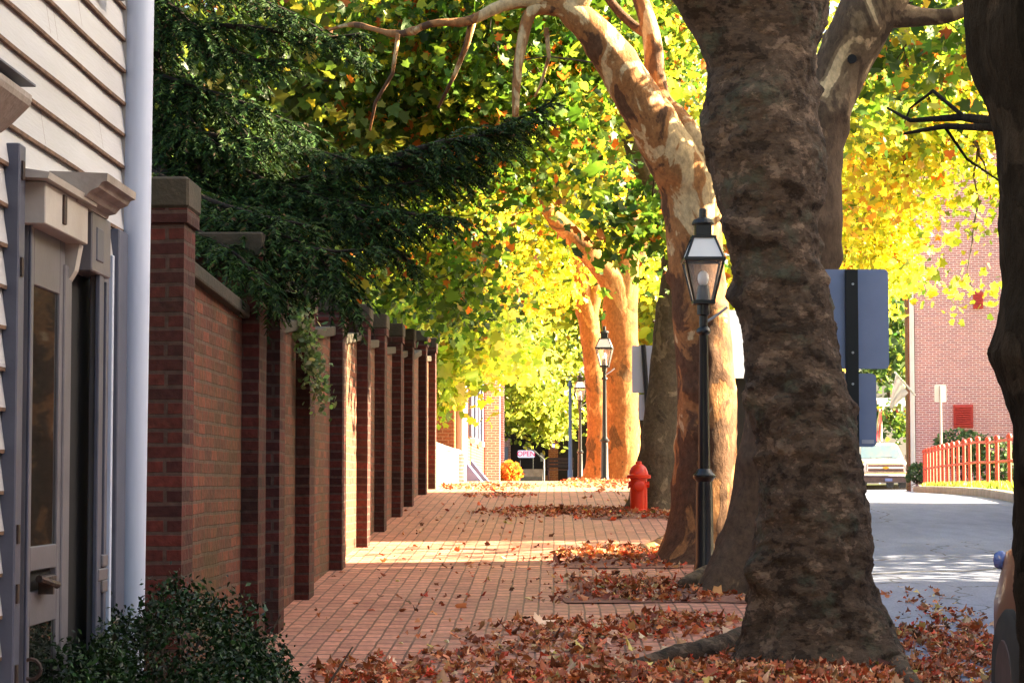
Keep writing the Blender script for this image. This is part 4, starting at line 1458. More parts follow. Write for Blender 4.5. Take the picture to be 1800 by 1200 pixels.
# --- second trunk, just behind
DB = 16.5
tb_ = tree_root("plane_tree", "grey plane trunk with flared root half hidden behind the foreground trunk", 1350, DB, G1)
m = MB()
ptsB = [pp(1338, 1060, DB, 150), pp(1338, 1000, DB, 140), pp(1345, 930, DB, 128), pp(1352, 840, DB, 118), pp(1372, 720, DB, 118), pp(1392, 560, DB, 122), pp(1415, 430, DB, 126), pp(1424, 330, DB, 112), pp(1440, 230, DB, 88), pp(1478, 120, DB, 96), pp(1535, 10, DB - .2, 100), pp(1610, -110, DB - .4, 92), pp(1720, -300, DB - .6, 70)]
ptsB[0] = (ptsB[0][0], DB, gz(DB) - .2, ptsB[0][3])
limb(m, ptsB, seg=64, step=.035, amp=.035, nsc=2.4, flare=.85, fh=.42, lobes=4, seed=21, burl=.03)
limb(m, [pp(1418, 360, DB, 90), pp(1400, 220, DB + .2, 70), pp(1390, 60, DB + .3, 60), pp(1380, -150, DB + .4, 50)], seg=30, step=.05, seed=23)
limb(m, [pp(1545, 20, DB - .2, 60), pp(1620, 30, DB - .2, 34), pp(1690, 20, DB - .3, 24), pp(1740, -40, DB - .4, 16)], seg=20, step=.05, seed=24)
for pts in ([(1300, 1020, 70), (1240, 1030, 56), (1200, 1036, 22)],):
    q = [(ground_hit(px, py).x, ground_hit(px, py).y, gz(ground_hit(px, py).y) + .03, w * DB / F / 2) for px, py, w in pts]
    limb(m, q, seg=20, step=.03, amp=.08, nsc=5, seed=2)
m.build("trunk", MATS["bark_upper"], tb_, smooth="all")
hole = W(1492, 112, DB - .05)
m = MB()
m.lathe(0, 0, [(.001, 0)], 3) if False else None
m.tube([(hole.x, DB - .235, hole.z), (hole.x, DB - .20, hole.z)], [.034, .03], 14); m.build("knot_hole_shade", MATS["shade_black"], tb_)  # black disc painting the dark inside of a knot hole

crB = crown(tb_, [(1600, -480, 16.5, 450, 200, 2.5, 18), (1640, 60, 19, 110, 90, 1.2, 34), (1560, 160, 21, 60, 60, .8, 10)], GREEN_YEL, .066, per=30)
m = MB(); twigs(m, [W(1740, -40, DB), W(1690, 20, DB), W(1610, -110, DB), W(1380, -150, DB)], crB[::2], .02, .005)
m.build("branch", MATS["bark_brown"], tb_, smooth="all")

# --- third trunk: big leaning mottled limb
DC = 19.1
tc_ = tree_root("plane_tree", "orange mottled plane trunk behind the nearest lamp, its cream limb leaning over the sidewalk", 1240, DC, G1)
m = MB()
ptsC = [pp(1238, 1000, DC, 126), pp(1238, 940, DC, 118), pp(1240, 840, DC, 108), pp(1242, 700, DC, 104), pp(1232, 560, DC, 100), pp(1222, 440, DC, 98), pp(1212, 340, DC, 100), pp(1178, 270, DC - .1, 92), pp(1128, 185, DC - .2, 82), pp(1068, 88, DC - .3, 70), pp(1014, 28, DC - .4, 52), pp(966, -2, DC - .4, 40), pp(890, 8, DC - .4, 23), pp(826, 36, DC - .4, 17), pp(760, 42, DC - .4, 13), pp(700, 60, DC - .1, 11), pp(620, 44, DC + .3, 7), pp(560, 60, DC + .6, 4)]
ptsC[0] = (ptsC[0][0], DC, gz(DC) - .2, ptsC[0][3])
limb(m, ptsC, seg=60, step=.035, amp=.04, nsc=2.4, flare=.70, fh=.34, lobes=4, seed=12, burl=.025)
limb(m, [pp(1222, 340, DC, 70), pp(1222, 262, DC, 52), pp(1190, 212, DC, 46), pp(1158, 170, DC, 38), pp(1146, 70, DC, 34), pp(1126, 0, DC, 28), pp(1090, -90, DC, 22)], seg=26, step=.04, amp=.05, seed=14)
limb(m, [pp(985, 14, DC - .4, 34), pp(935, 20, DC - .4, 24), pp(915, 90, DC - .4, 18), pp(908, 150, DC - .4, 15), pp(906, 205, DC - .4, 11)], seg=16, step=.04, amp=.06, seed=15)
limb(m, [pp(1150, 60, DC, 24), pp(1120, 50, DC + .1, 18), pp(1075, 5, DC + .1, 16), pp(1040, -60, DC + .1, 12)], seg=14, step=.04, seed=16)
limb(m, [pp(1010, 20, DC - .4, 40), pp(1040, -60, DC - .5, 40), pp(1050, -200, DC - .6, 30)], seg=20, step=.05, seed=17)
for pts in ([(1200, 955, 60), (1160, 966, 36), (1110, 976, 16), (1050, 982, 6)],):
    q = [(ground_hit(px, py).x, ground_hit(px, py).y, gz(ground_hit(px, py).y) + .02, w * DC / F / 2) for px, py, w in pts]
    limb(m, q, seg=16, step=.03, amp=.08, nsc=5, seed=4)
for pts in ([(830, 40, 14), (820, 80, 11), (800, 130, 8), (770, 190, 5)], [(960, 50, 9), (965, 100, 7), (950, 150, 5), (940, 170, 4)], [(700, 60, 8), (690, 130, 7), (660, 180, 6), (650, 230, 4)]):
    m.tube([W(x, y, DC - .35 + .1 * i) for i, (x, y, w) in enumerate(pts)], [w * DC / F / 2 for x, y, w in pts], 8)
m.build("trunk", MATS["bark_mottled"], tc_, smooth="all")
crC = crown(tc_, [(720, 60, 24, 330, 130, 2.6, 120), (960, 110, 23.5, 260, 150, 2.2, 90), (1110, 60, 25, 170, 120, 2.5, 60), (850, -190, 23, 520, 110, 3, 34), (600, 200, 26, 200, 150, 2.5, 70),
                   (850, 230, 25, 160, 90, 2, 46), (960, 300, 26, 90, 50, 1.5, 7), (1340, -300, 22, 400, 130, 3, 20), (1130, 385, 21, 42, 34, .35, 12), (760, 400, 27, 110, 110, 2, 34), (780, 520, 28, 60, 60, 1.5, 14)], GREEN_YEL, .062, per=60)
m = MB()
st_ = [W(x, y, DC - .4) for x, y in ((960, 6), (880, 14), (820, 38), (760, 40), (906, 205), (915, 90), (1010, 28), (1068, 88))] + [W(1146, 70, DC), W(1090, -90, DC), W(1050, -200, DC - .6)]
twigs(m, st_, crC[::4], .020, .005, maxlen=9)
m.build("branch", MATS["bark_brown"], tc_, smooth="all")

# --- fourth trunk, grey, beside the hydrant
DD = 26.6
td_ = tree_root("plane_tree", "grey green plane trunk standing just behind the red hydrant", 1158, DD, G1)
m = MB()
ptsD = [pp(1156, 905, DD, 82), pp(1157, 850, DD, 76), pp(1162, 760, DD, 66), pp(1172, 660, DD, 62), pp(1186, 560, DD, 66), pp(1194, 470, DD, 62), pp(1180, 400, DD, 56), pp(1150, 330, DD, 44), pp(1120, 270, DD, 36), pp(1090, 190, DD, 28), pp(1060, 60, DD, 20)]
ptsD[0] = (ptsD[0][0], DD, gz(DD) - .2, ptsD[0][3])
limb(m, ptsD, seg=40, step=.05, amp=.04, flare=.40, fh=.34, lobes=5, seed=31, burl=.02)
limb(m, [pp(1196, 480, DD, 50), pp(1205, 380, DD, 40), pp(1180, 200, DD, 30), pp(1200, 0, DD, 20)], seg=20, step=.06, seed=32)
m.build("trunk", MATS["bark_grey"], td_, smooth="all")
crD = crown(td_, [(1060, 120, 29, 170, 130, 2, 60), (1000, -80, 28, 400, 120, 3, 26), (1110, 270, 30, 50, 40, 1, 6), (900, 200, 31, 130, 50, 2, 26)], GREEN_YEL, .062, per=40)
m = MB(); twigs(m, [W(1120, 270, DD), W(1090, 190, DD), W(1060, 60, DD), W(1200, 0, DD)], crD[::2], .02, .005, maxlen=6)
m.build("branch", MATS["bark_brown"], td_, smooth="all")

# --- fifth trunk: broad sunlit forked tree
DE = 44.5
te_ = tree_root("plane_tree", "sunlit orange plane tree forking widely above the hydrant side of the second lamp", 1098, DE, G1)
m = MB()
ptsE = [pp(1098, 858, DE, 66), pp(1096, 800, DE, 60), pp(1094, 720, DE, 56), pp(1092, 640, DE, 58), pp(1090, 570, DE, 62), pp(1084, 505, DE, 52), pp(1050, 462, DE - .2, 40), pp(1008, 415, DE - .4, 34), pp(965, 372, DE - .8, 26), pp(935, 310, DE - 1, 18), pp(915, 240, DE - 1.2, 12)]
ptsE[0] = (ptsE[0][0], DE, gz(DE) - .3, ptsE[0][3])
limb(m, ptsE, seg=44, step=.07, amp=.05, flare=.75, fh=.42, lobes=5, seed=41, burl=.03)
limb(m, [pp(1094, 570, DE, 52), pp(1102, 490, DE, 42), pp(1108, 430, DE, 32), pp(1112, 360, DE, 26), pp(1130, 240, DE, 20)], seg=24, step=.07, seed=42)
limb(m, [pp(1106, 470, DE, 24), pp(1150, 400, DE + .3, 18), pp(1160, 330, DE + .5, 12)], seg=16, step=.07, seed=46)
m.build("trunk", MATS["bark_orange"], te_, smooth="all")
crE = crown(te_, [(900, 340, 50, 190, 120, 3.0, 130), (1070, 330, 50, 120, 130, 3, 60), (770, 380, 44, 130, 130, 3, 90), (980, 210, 45, 300, 140, 4, 110), (740, 470, 40, 100, 70, 2, 34), (850, 500, 49, 120, 60, 2.5, 50), (920, 290, 41, 50, 40, 1, 5),
                   (960, 480, 51, 70, 60, 2, 26), (1135, 450, 48, 40, 60, 2, 14), (640, 330, 44, 200, 140, 3, 60)], YELLOW, .085, per=50, spread=.42)
m = MB(); twigs(m, [W(930, 300, DE - 1), W(955, 360, DE - .8), W(980, 420, DE + 1), W(1130, 240, DE), W(1112, 360, DE)], crE[::2], .03, .008, maxlen=8)
m.build("branch", MATS["bark_orange"], te_, smooth="all")

DF = 52.0
tf_ = tree_root("plane_tree", "sunlit orange plane trunk leaning over the sidewalk beyond the second street lamp", 1048, DF, G1)
m = MB()
ptsF = [pp(1052, 856, DF, 48), pp(1052, 800, DF, 40), pp(1050, 720, DF, 37), pp(1044, 640, DF, 36), pp(1034, 560, DF, 36), pp(1018, 490, DF, 32), pp(992, 430, DF, 26), pp(960, 370, DF, 20), pp(915, 320, DF, 14)]
ptsF[0] = (ptsF[0][0], DF, gz(DF) - .3, ptsF[0][3])
limb(m, ptsF, seg=30, step=.08, amp=.05, flare=.70, fh=.42, lobes=5, seed=44, burl=.03)
limb(m, [pp(1036, 560, DF, 30), pp(1050, 480, DF, 24), pp(1046, 400, DF, 18), pp(1060, 300, DF, 12)], seg=16, step=.08, seed=47)
m.build("trunk", MATS["bark_orange"], tf_, smooth="all")
crF = crown(tf_, [(960, 300, 56, 170, 90, 3, 60), (1050, 320, 57, 90, 90, 3, 30)], YELLOW, .085, per=50, spread=.42)
m = MB(); twigs(m, [W(915, 320, DF), W(960, 370, DF), W(1060, 300, DF), W(1046, 400, DF)], crF[::2], .03, .008, maxlen=8)
m.build("branch", MATS["bark_orange"], tf_, smooth="all")

# --- black trunk at the picture's edge
DG = 6.5
tg = tree_root("street_tree", "rough trunk darkened for shade close at the kerb in front of the parked car", 1912, DG)
rowsG = [(-500, 1600, 1860), (-150, 1650, 1920), (0, 1688, 1970), (100, 1706, 2000), (200, 1738, 2010), (300, 1749, 2015), (400, 1753, 2020), (500, 1758, 2022), (570, 1750, 2024), (620, 1736, 2024), (660, 1748, 2024), (700, 1765, 2026), (760, 1776, 2030), (900, 1780, 2036), (1000, 1784, 2040), (1200, 1790, 2050), (1500, 1770, 2075)]
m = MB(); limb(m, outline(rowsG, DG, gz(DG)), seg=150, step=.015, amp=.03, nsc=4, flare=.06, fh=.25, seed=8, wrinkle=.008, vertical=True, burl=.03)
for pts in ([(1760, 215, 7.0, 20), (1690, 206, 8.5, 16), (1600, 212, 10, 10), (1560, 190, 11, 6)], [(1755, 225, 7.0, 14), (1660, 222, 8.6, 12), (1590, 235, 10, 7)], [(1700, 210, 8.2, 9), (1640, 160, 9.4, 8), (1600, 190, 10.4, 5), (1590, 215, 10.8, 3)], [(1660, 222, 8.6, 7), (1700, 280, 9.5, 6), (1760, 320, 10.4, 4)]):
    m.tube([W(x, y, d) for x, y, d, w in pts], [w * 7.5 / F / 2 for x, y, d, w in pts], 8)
m.build("trunk", MATS["bark_shade_black"], tg, smooth="all")
crG = crown(tg, [(1700, -1000, 6.6, 700, 200, 1.3, 14)], GREEN_YEL, .07, per=20, spread=.16)

# --- sunlit tree over the bend
TR = tree_root("plane_tree", "glowing yellow plane tree hanging over the bend of the road", 1960, 37)
m = MB(); limb(m, [pp(1960, 900, 37, 60), pp(1950, 700, 37, 54), pp(1930, 450, 37, 50), pp(1880, 300, 37, 36), pp(1780, 200, 36, 24), pp(1650, 150, 35, 14)], seg=24, step=.1, seed=51)
m.build("trunk", MATS["bark_brown"], TR, smooth="all")
crR = crown(TR, [(1545, 320, 38, 70, 140, 3, 54), (1640, 235, 37, 90, 60, 3, 20), (1550, 460, 39, 60, 80, 2.4, 30), (1690, 130, 35, 140, 100, 3, 60), (1550, 170, 40, 90, 100, 3, 50), (1680, 500, 36, 36, 24, .8, 2), (1850, 150, 37, 200, 250, 3, 60), (1720, 330, 36, 50, 50, 2, 3)], YELLOW, .080, per=54, spread=.36)
m = MB(); twigs(m, [W(1780, 200, 36), W(1650, 150, 35), W(1880, 300, 37), W(1720, 260, 36), W(1600, 250, 37)], crR[::2], .03, .006, maxlen=8)
m.build("branch", MATS["bark_brown"], TR, smooth="all")

# --- unseen plane tree added behind the viewer to cut sky light
for (xx, yy, lb) in ((1.35, -8.5, "unseen plane tree added behind the viewpoint to darken what faces it"),):
    t = thing("plane_tree", lb, "tree", (xx, yy, gz(yy)), G1)
    m = MB(); limb(m, [(xx, yy, gz(yy) - .2, .42), (xx - .05, yy, 1.8, .34), (xx + .05, yy, 3.4, .30), (xx - .3, yy + .2, 5.2, .2), (xx - .6, yy + .4, 7.5, .08)], seg=24, step=.12, flare=.2, seed=int(80 + yy)); m.build("trunk", MATS["bark_mottled"], t, smooth="all")
    C = np.array((xx - 1.2, yy + .8, 5.6)) + np.clip(RNG.normal(size=(170, 3)), -1.5, 1.5) * np.array((2.3, 2.6, 1.15))
    P = np.concatenate([c + RNG.normal(size=(24, 3)) * .4 for c in C])
    leaves("crown", MATS["plane_leaf"], t, P, .10 * RNG.lognormal(0, .25, len(P)), palette(len(P), *GREEN_YEL), PLANE, PLANE_F, quats(len(P)), curl=.2)
    m = MB(); twigs(m, [(xx - .3, yy + .2, 5.2), (xx, yy, 3.6), (xx - .6, yy + .4, 7.4)], C[::2], .05, .008, maxlen=5); m.build("branch", MATS["bark_mottled"], t, smooth="all")

# ================================================================== other trees


def simple_tree(label, px, d, specs, pal, size, mat="plane_leaf", tpl=SIMPLE, tf=SIMPLE_F, per=30, spread=.5, name="broadleaf_tree", wpx=None, top=350, group=None):
    t = tree_root(name, label, px, d, group)
    w = wpx or 1600 / d
    m = MB()
    limb(m, [pp(px, 860, d, w), pp(px + 3, 700, d, w * .8), pp(px - 2, 520, d, w * .65), pp(px + 4, top, d, w * .35)], seg=16, step=.3, seed=int(px))
    C = crown(t, specs, pal, size, per=per, spread=spread, mat=mat, tpl=tpl, tf=tf)
    twigs(m, [W(px, 600, d), W(px, 480, d), W(px, top, d)], C[::3], .05, .012, maxlen=9)
    m.build("trunk", MATS["bark_brown"], t, smooth="all")
    return t


simple_tree("fresh green maple spreading over the far end of the brick wall", 700, 39, [(820, 600, 38, 60, 46, 2.2, 60), (870, 628, 40, 40, 20, 1.6, 22), (782, 675, 37, 20, 40, 1.0, 18), (735, 560, 37, 70, 34, 2, 40), (770, 545, 39, 90, 40, 2, 36), (650, 500, 40, 120, 60, 3, 40)], FRESH, .10, tpl=PLANE, tf=PLANE_F, per=34, spread=.30, name="maple_tree")
simple_tree("pale green tree above the dark shop", 985, 96, [(940, 640, 90, 75, 88, 4, 90), (1000, 630, 92, 60, 105, 4, 70), (905, 560, 95, 80, 80, 4, 60), (950, 728, 86, 60, 22, 2, 34), (895, 690, 84, 34, 50, 2, 26)], PALE, .115, per=80, spread=.62)
simple_tree("darker green tree left of the pale one over the shop roof", 905, 102, [(900, 625, 100, 60, 100, 4, 60), (870, 500, 100, 120, 90, 4, 50)], DEEP, .13, per=60, spread=.7)
simple_tree("yellow green tree behind the forked plane tree", 1130, 80, [(1060, 430, 80, 160, 160, 5, 110), (1120, 620, 78, 60, 110, 3, 40), (1180, 300, 80, 140, 150, 5, 50)], YELLOW, .17, per=40, spread=.8)
simple_tree("tall yellowing tree behind the brick garden wall", 640, 60, [(640, 330, 58, 180, 170, 4, 100), (760, 260, 60, 170, 150, 4, 80), (520, 180, 58, 220, 190, 4, 80), (900, 180, 62, 200, 160, 4, 80), (660, 480, 56, 90, 60, 3, 30)], GREEN_YEL, .15, per=40, spread=.65)
simple_tree("dark green broadleaf tree in the garden behind the conifer", 330, 23, [(330, 200, 22, 120, 160, 1.8, 60), (450, 330, 23, 150, 130, 1.8, 60), (430, 80, 22, 190, 120, 2, 64), (540, 200, 23, 120, 120, 1.8, 34), (540, 470, 26, 90, 80, 1.6, 40)], DARKMIX, .075, tpl=PLANE, tf=PLANE_F, per=32, spread=.36)
simple_tree("deep green tree far behind the white flag", 1560, 140, [(1560, 600, 135, 50, 90, 5, 60), (1500, 560, 135, 70, 120, 5, 40), (1580, 460, 140, 90, 90, 5, 40)], DEEP, .22, per=40, spread=1.0)
simple_tree("golden tree rising behind the sign backs", 1440, 110, [(1440, 400, 108, 140, 200, 5, 90), (1530, 330, 108, 120, 160, 5, 70), (1390, 640, 105, 60, 130, 4, 40), (1300, 560, 100, 60, 160, 4, 50)], YELLOW, .20, per=40, spread=.9)
simple_tree("yellow tree crown showing over the roof of the pink brick building", 1680, 100, [(1650, 200, 98, 200, 150, 5, 80), (1500, 100, 98, 200, 140, 5, 60)], YELLOW, .20, per=40, spread=.9)
simple_tree("tall green tree far back closing the avenue", 1000, 125, [(900, 250, 122, 320, 230, 6, 110), (1150, 200, 122, 250, 230, 6, 80)], GREEN_YEL, .25, per=40, spread=1.1)
simple_tree("broad green tree far behind the garden", 480, 90, [(450, 300, 88, 260, 280, 6, 110), (250, 100, 88, 200, 250, 6, 50)], DEEP, .20, per=40, spread=1.0)
simple_tree("dark low tree branch dipping before the pale house", 1480, 118, [(1555, 735, 116, 40, 16, 1, 12), (1580, 755, 116, 26, 12, 1, 8)], DEEP, .16, per=26, spread=.4)

dg_ = thing("added_small_tree", "unseen small loose green tree added to dapple the sun through the gap between houses", "tree", (7.7, 21.8, rz(21.8, 6)))
m = MB(); limb(m, [(7.7, 21.8, rz(21.8, 6) - .2, .10), (7.65, 21.75, 2.0, .08), (7.7, 21.8, 3.2, .05), (7.75, 21.9, 4.4, .02)], seg=12, step=.15, seed=71); m.build("trunk", MATS["bark_brown"], dg_, smooth="all")  # out of view; tree added to break the sun band on the road
P = np.array((7.7, 21.7, 3.0)) + np.clip(RNG.normal(size=(4200, 3)), -1.8, 1.8) * np.array((.65, 1.0, .95))
leaves("crown", MATS["plane_leaf"], dg_, P, RNG.uniform(.05, .09, len(P)), palette(len(P), *GREEN_YEL), SIMPLE, SIMPLE_F, quats(len(P)))

# ================================================================== dark conifer over the wall
ct = thing("conifer_tree", "dark drooping conifer reaching over the brick garden wall", "tree", (-3.1, 15.0, gz(15)))
m = MB()
limb(m, [(-3.1, 15, gz(15) - .2, .2), (-3.12, 15, 3, .17), (-3.08, 15, 5, .13), (-3.1, 15, 8, .06)], seg=20, step=.15, seed=61)
BOUGHS = [
    ([(200, 310, 15), (420, 332, 14.6), (600, 300, 14.2), (800, 250, 14), (900, 214, 13.9), (972, 178, 13.8)], .42),
    ([(220, 250, 14.8), (380, 372, 13.6), (500, 430, 13.2), (600, 500, 13), (622, 560, 13)], .40),
    ([(150, -60, 15), (350, -24, 14.7), (500, 18, 14.5), (640, 104, 14.3)], .36),
    ([(240, 330, 14.5), (330, 396, 13.3), (420, 452, 12.9), (486, 520, 12.8)], .42),
    ([(200, 110, 15), (290, 150, 14.6), (350, 230, 14.3), (410, 270, 14.2)], .40),
    ([(210, 220, 15), (420, 296, 14.3), (560, 376, 13.9), (680, 430, 13.7), (730, 470, 13.7)], .40),
    ([(230, -70, 15), (268, 60, 14.8), (285, 140, 14.7), (300, 230, 14.7)], .34),
    ([(280, 360, 14), (450, 396, 13.4), (560, 440, 13.1), (660, 436, 13)], .44),
    ([(200, 380, 14.6), (330, 420, 14), (440, 500, 13.6), (520, 520, 13.4)], .36),
    ([(160, -200, 15), (330, -160, 14.6), (520, -120, 14.3)], .36),
    ([(300, 300, 14.6), (520, 330, 14.2), (680, 330, 14), (800, 300, 13.9), (850, 280, 13.9)], .40),
    ([(220, 160, 14.8), (300, 230, 14.5), (370, 330, 14.2), (400, 420, 14.1)], .38),
    ([(260, 330, 14.8), (420, 345, 14.2), (560, 350, 13.9), (690, 372, 13.7), (806, 384, 13.5)], .40),
    ([(220, 60, 15), (400, 46, 14.6), (560, 66, 14.4), (640, 58, 14.3)], .28),
    ([(230, 120, 14.8), (330, 150, 14.5), (450, 190, 14.3), (560, 240, 14.1)], .44),
    ([(300, 360, 13.9), (420, 400, 13.4), (520, 430, 13.2), (560, 470, 13.1)], .46),
    ([(230, 20, 14.8), (330, 40, 14.6), (430, 100, 14.5), (500, 110, 14.4)], .40),
    ([(260, 200, 14.6), (380, 240, 14.3), (500, 250, 14.1), (640, 290, 13.9)], .42),
    ([(260, 300, 14.2), (360, 350, 13.6), (460, 380, 13.3), (560, 400, 13.2)], .42),
    ([(420, 330, 14.4), (540, 340, 14), (640, 390, 13.7), (720, 410, 13.6)], .42),
    ([(500, 410, 13.6), (560, 450, 13.2), (590, 510, 13.0), (600, 540, 13.0)], .36),
    ([(600, 300, 14.2), (690, 290, 14.1), (770, 300, 14.0), (840, 310, 14.0)], .34),
    ([(700, 275, 14), (780, 250, 13.9), (850, 240, 13.9), (930, 215, 13.8)], .36),
    ([(230, -20, 14.8), (300, 10, 14.7), (350, 60, 14.6), (370, 110, 14.6)], .40),
    ([(330, 400, 13.4), (400, 440, 13.0), (450, 490, 12.8), (470, 540, 12.8)], .40),
    ([(210, 60, 15), (300, 130, 14.8), (420, 220, 14.6), (470, 300, 14.5)], .36),
]
NP, ND, NS = [], [], []
for bi, (pts, L0_) in enumerate(BOUGHS):
    P3 = [W(*p) for p in pts]
    dense = smooth_path([(p.x, p.y, p.z, .022 * (1 - i / (len(P3) - 1)) + .005) for i, p in enumerate(P3)], .045)
    m.tube([q[:3] for q in dense[::3]], [q[3] for q in dense[::3]], 7)
    n = len(dense)
    for i, q in enumerate(dense):
        if i < n * .03 or i + 1 >= n:
            continue
        t = np.array(dense[min(i + 1, n - 1)][:3]) - np.array(dense[i - 1][:3]); t /= np.linalg.norm(t)
        side = np.cross(t, (0, 0, 1)); side /= np.linalg.norm(side)
        for s in (-1, 1, -1, 1, -1, 1):
            if random.random() < .30:
                continue
            L = L0_ * random.uniform(.5, 1.35) * (1 - .65 * (i / n) ** 3)
            dr = t * random.uniform(.35, .9) + side * s * random.uniform(.35, 1) + np.array((0, 0, random.uniform(-.6, .35)))
            dr /= np.linalg.norm(dr)
            k = int(L / .020)
            p = np.array(q[:3])
            for j in range(k):
                u = j / k
                dd = dr + np.array((0, 0, -1.0)) * u * .75
                dd /= np.linalg.norm(dd)
                p = p + dd * .020
                sd = np.cross(dd, (0, 0, 1)); sd /= np.linalg.norm(sd) + 1e-9
                for s2 in (-1, 1):
                    v = dd * .8 + sd * s2 * random.uniform(.2, 1.2) + np.array((random.gauss(0, .2), random.gauss(0, .2), random.uniform(-.6, .2)))
                    NP.append(p); ND.append(v); NS.append(random.uniform(.03, .075) * (1 - .4 * u))
NP, ND, NS = np.array(NP), np.array(ND), np.array(NS)
m.build("trunk", MATS["bark_conifer"], ct, smooth="all")
leaves("needles", MATS["needle"], ct, NP, NS, palette(len(NP), [(.014, .034, .010), (.024, .054, .014), (.044, .082, .020), (.009, .018, .007), (.06, .04, .02)], [4, 3.4, 2, 2, .5], .3), NEEDLE, NEEDLE_F, frames(ND), wid=np.full(len(NP), .0155) / NS)

# ================================================================== ivy on the wall
iv = thing("ivy", "grey green ivy trailing down a pilaster of the long brick wall", "ivy", (-1.66, 15.6, 2.5))
path = smooth_path([(*W(490, 508, 15.4), 0), (*W(522, 545, 15.5), 0), (*W(540, 600, 15.6), 0), (*W(552, 650, 15.65), 0), (*W(570, 700, 15.7), 0)], .02)
P = []
for q in path:
    for _ in range(16):
        P.append(np.array(q[:3]) + RNG.normal(size=3) * np.array((.045, .06, .06)))
P = np.array(P)
leaves("foliage", MATS["plane_leaf"], iv, P, RNG.uniform(.015, .032, len(P)), palette(len(P), [(.13, .20, .10), (.08, .14, .06), (.24, .28, .17)], [4, 3, 2], .25), SIMPLE, SIMPLE_F, quats(len(P)))
m = MB(); m.tube([Vector(q[:3]) + Vector((-.02, .02, 0)) for q in path[::4]], .006, 6); m.build("stem", MATS["bark_brown"], iv)

# ================================================================== bushes


def bush(name, label, cat, ells, n, size, pal, mat="box_leaf", tpl=OVAL, tf=OVAL_F, shell=.82, stems=True, rough=.05):
    c0 = ells[0][0]
    t = thing(name, label, cat, (c0[0], c0[1], gz(c0[1])))
    P = []
    vol = np.array([r[0] * r[1] + r[1] * r[2] + r[0] * r[2] for c, r in ells]); vol /= vol.sum()
    for (c, r), w in zip(ells, vol):
        k = int(n * w)
        u = RNG.normal(size=(k, 3)); u /= np.linalg.norm(u, axis=1)[:, None]
        bump_ = np.array([noise.noise(Vector(tuple(x * 3.1 + c[0] * 5))) + .6 * noise.noise(Vector(tuple(x * 8.3))) for x in u])
        rad = (shell + (1 - shell) * RNG.random(k) ** .6) * (1 + .22 * bump_) + RNG.normal(0, rough, k)
        P.append(np.array(c) + u * np.array(r) * rad[:, None])
    P = np.concatenate(P)
    P = P[P[:, 2] > np.array([gz(y) for y in P[:, 1]]) + .01]
    leaves("foliage", MATS[mat], t, P, size * RNG.lognormal(0, .25, len(P)), palette(len(P), *pal, jit=.3), tpl, tf, quats(len(P)), curl=.1)
    if stems:
        m = MB()
        for k in range(26):
            c, r = random.choice(ells)
            b = Vector((c[0] + random.uniform(-.12, .12), c[1] + random.uniform(-.12, .12), gz(c[1]) - .05))
            e = Vector(c) + Vector((random.gauss(0, .55) * r[0], random.gauss(0, .55) * r[1], random.uniform(.2, .95) * r[2]))
            m.tube([b, b.lerp(e, .5) + Vector((random.gauss(0, .03), random.gauss(0, .03), .03)), e], [.012, .008, .003], 5)
        m.build("stem", MATS["bark_brown"], t)
    return t


bush("boxwood_bush", "glossy dark green bush at the foot of the clapboard house", "bush", [((-1.28, 7.85, .66), (.40, .5, .50)), ((-1.06, 7.65, .58), (.25, .40, .42)), ((-1.44, 7.15, .58), (.18, .50, .46)), ((-1.15, 7.3, .5), (.25, .35, .42))], 60000, .0102, ([(.008, .028, .006), (.005, .016, .005), (.016, .045, .010), (.034, .072, .018)], [4, 4, 2, .7]))
p = W(896, 845, 62)
bush("round_shrub", "round orange autumn shrub on the far sidewalk before the shop", "bush", [((p.x, 62, gz(62) + .22), (.31, .3, .30))], 1500, .05, ([(.55, .20, .03), (.50, .12, .03), (.45, .30, .05)], [3, 2, 2]), mat="plane_leaf", tpl=SIMPLE, tf=SIMPLE_F)
for (px, py, d, rx, ry, lb) in ((1690, 775, 66, .75, .32, "low clipped hedge under the louvred vent of the pink building"), (1745, 795, 65.5, .8, .40, "grey green hedge beyond the railing nearer the black trunk"), (1612, 838, 66, .30, .40, "small shrub at the corner of the pink brick building")):
    p = W(px, py, d)
    bush("hedge" if "hedge" in lb else "shrub", lb, "hedge" if "hedge" in lb else "shrub", [((p.x, d, p.z), (rx, .5, ry)), ((p.x + .1, d, p.z - .45), (rx * .95, .5, .4))], 1500, .055, ([(.08, .15, .08), (.12, .19, .10), (.06, .11, .06)], [3, 2, 3]), mat="plane_leaf", tpl=SIMPLE, tf=SIMPLE_F)

# ================================================================== fallen leaves
LP, LS, LT = [], [], []


def litter(px, py, rx, ry, n, pile=.03, power=.66, size=.031):
    for _ in range(int(n * 1.5)):
        a = random.uniform(0, 2 * math.pi); r = random.random() ** power
        h = ground_hit(px + rx * r * math.cos(a), py + ry * r * math.sin(a))
        if h is None or h.x < -1.75:
            continue
        z = rz(h.y, h.x) if h.x > 1.9 else gz(h.y)
        LP.append((h.x, h.y, z + .012 + random.random() * pile * (1 - r * .6)))
        LS.append(size * random.lognormvariate(0, .3))


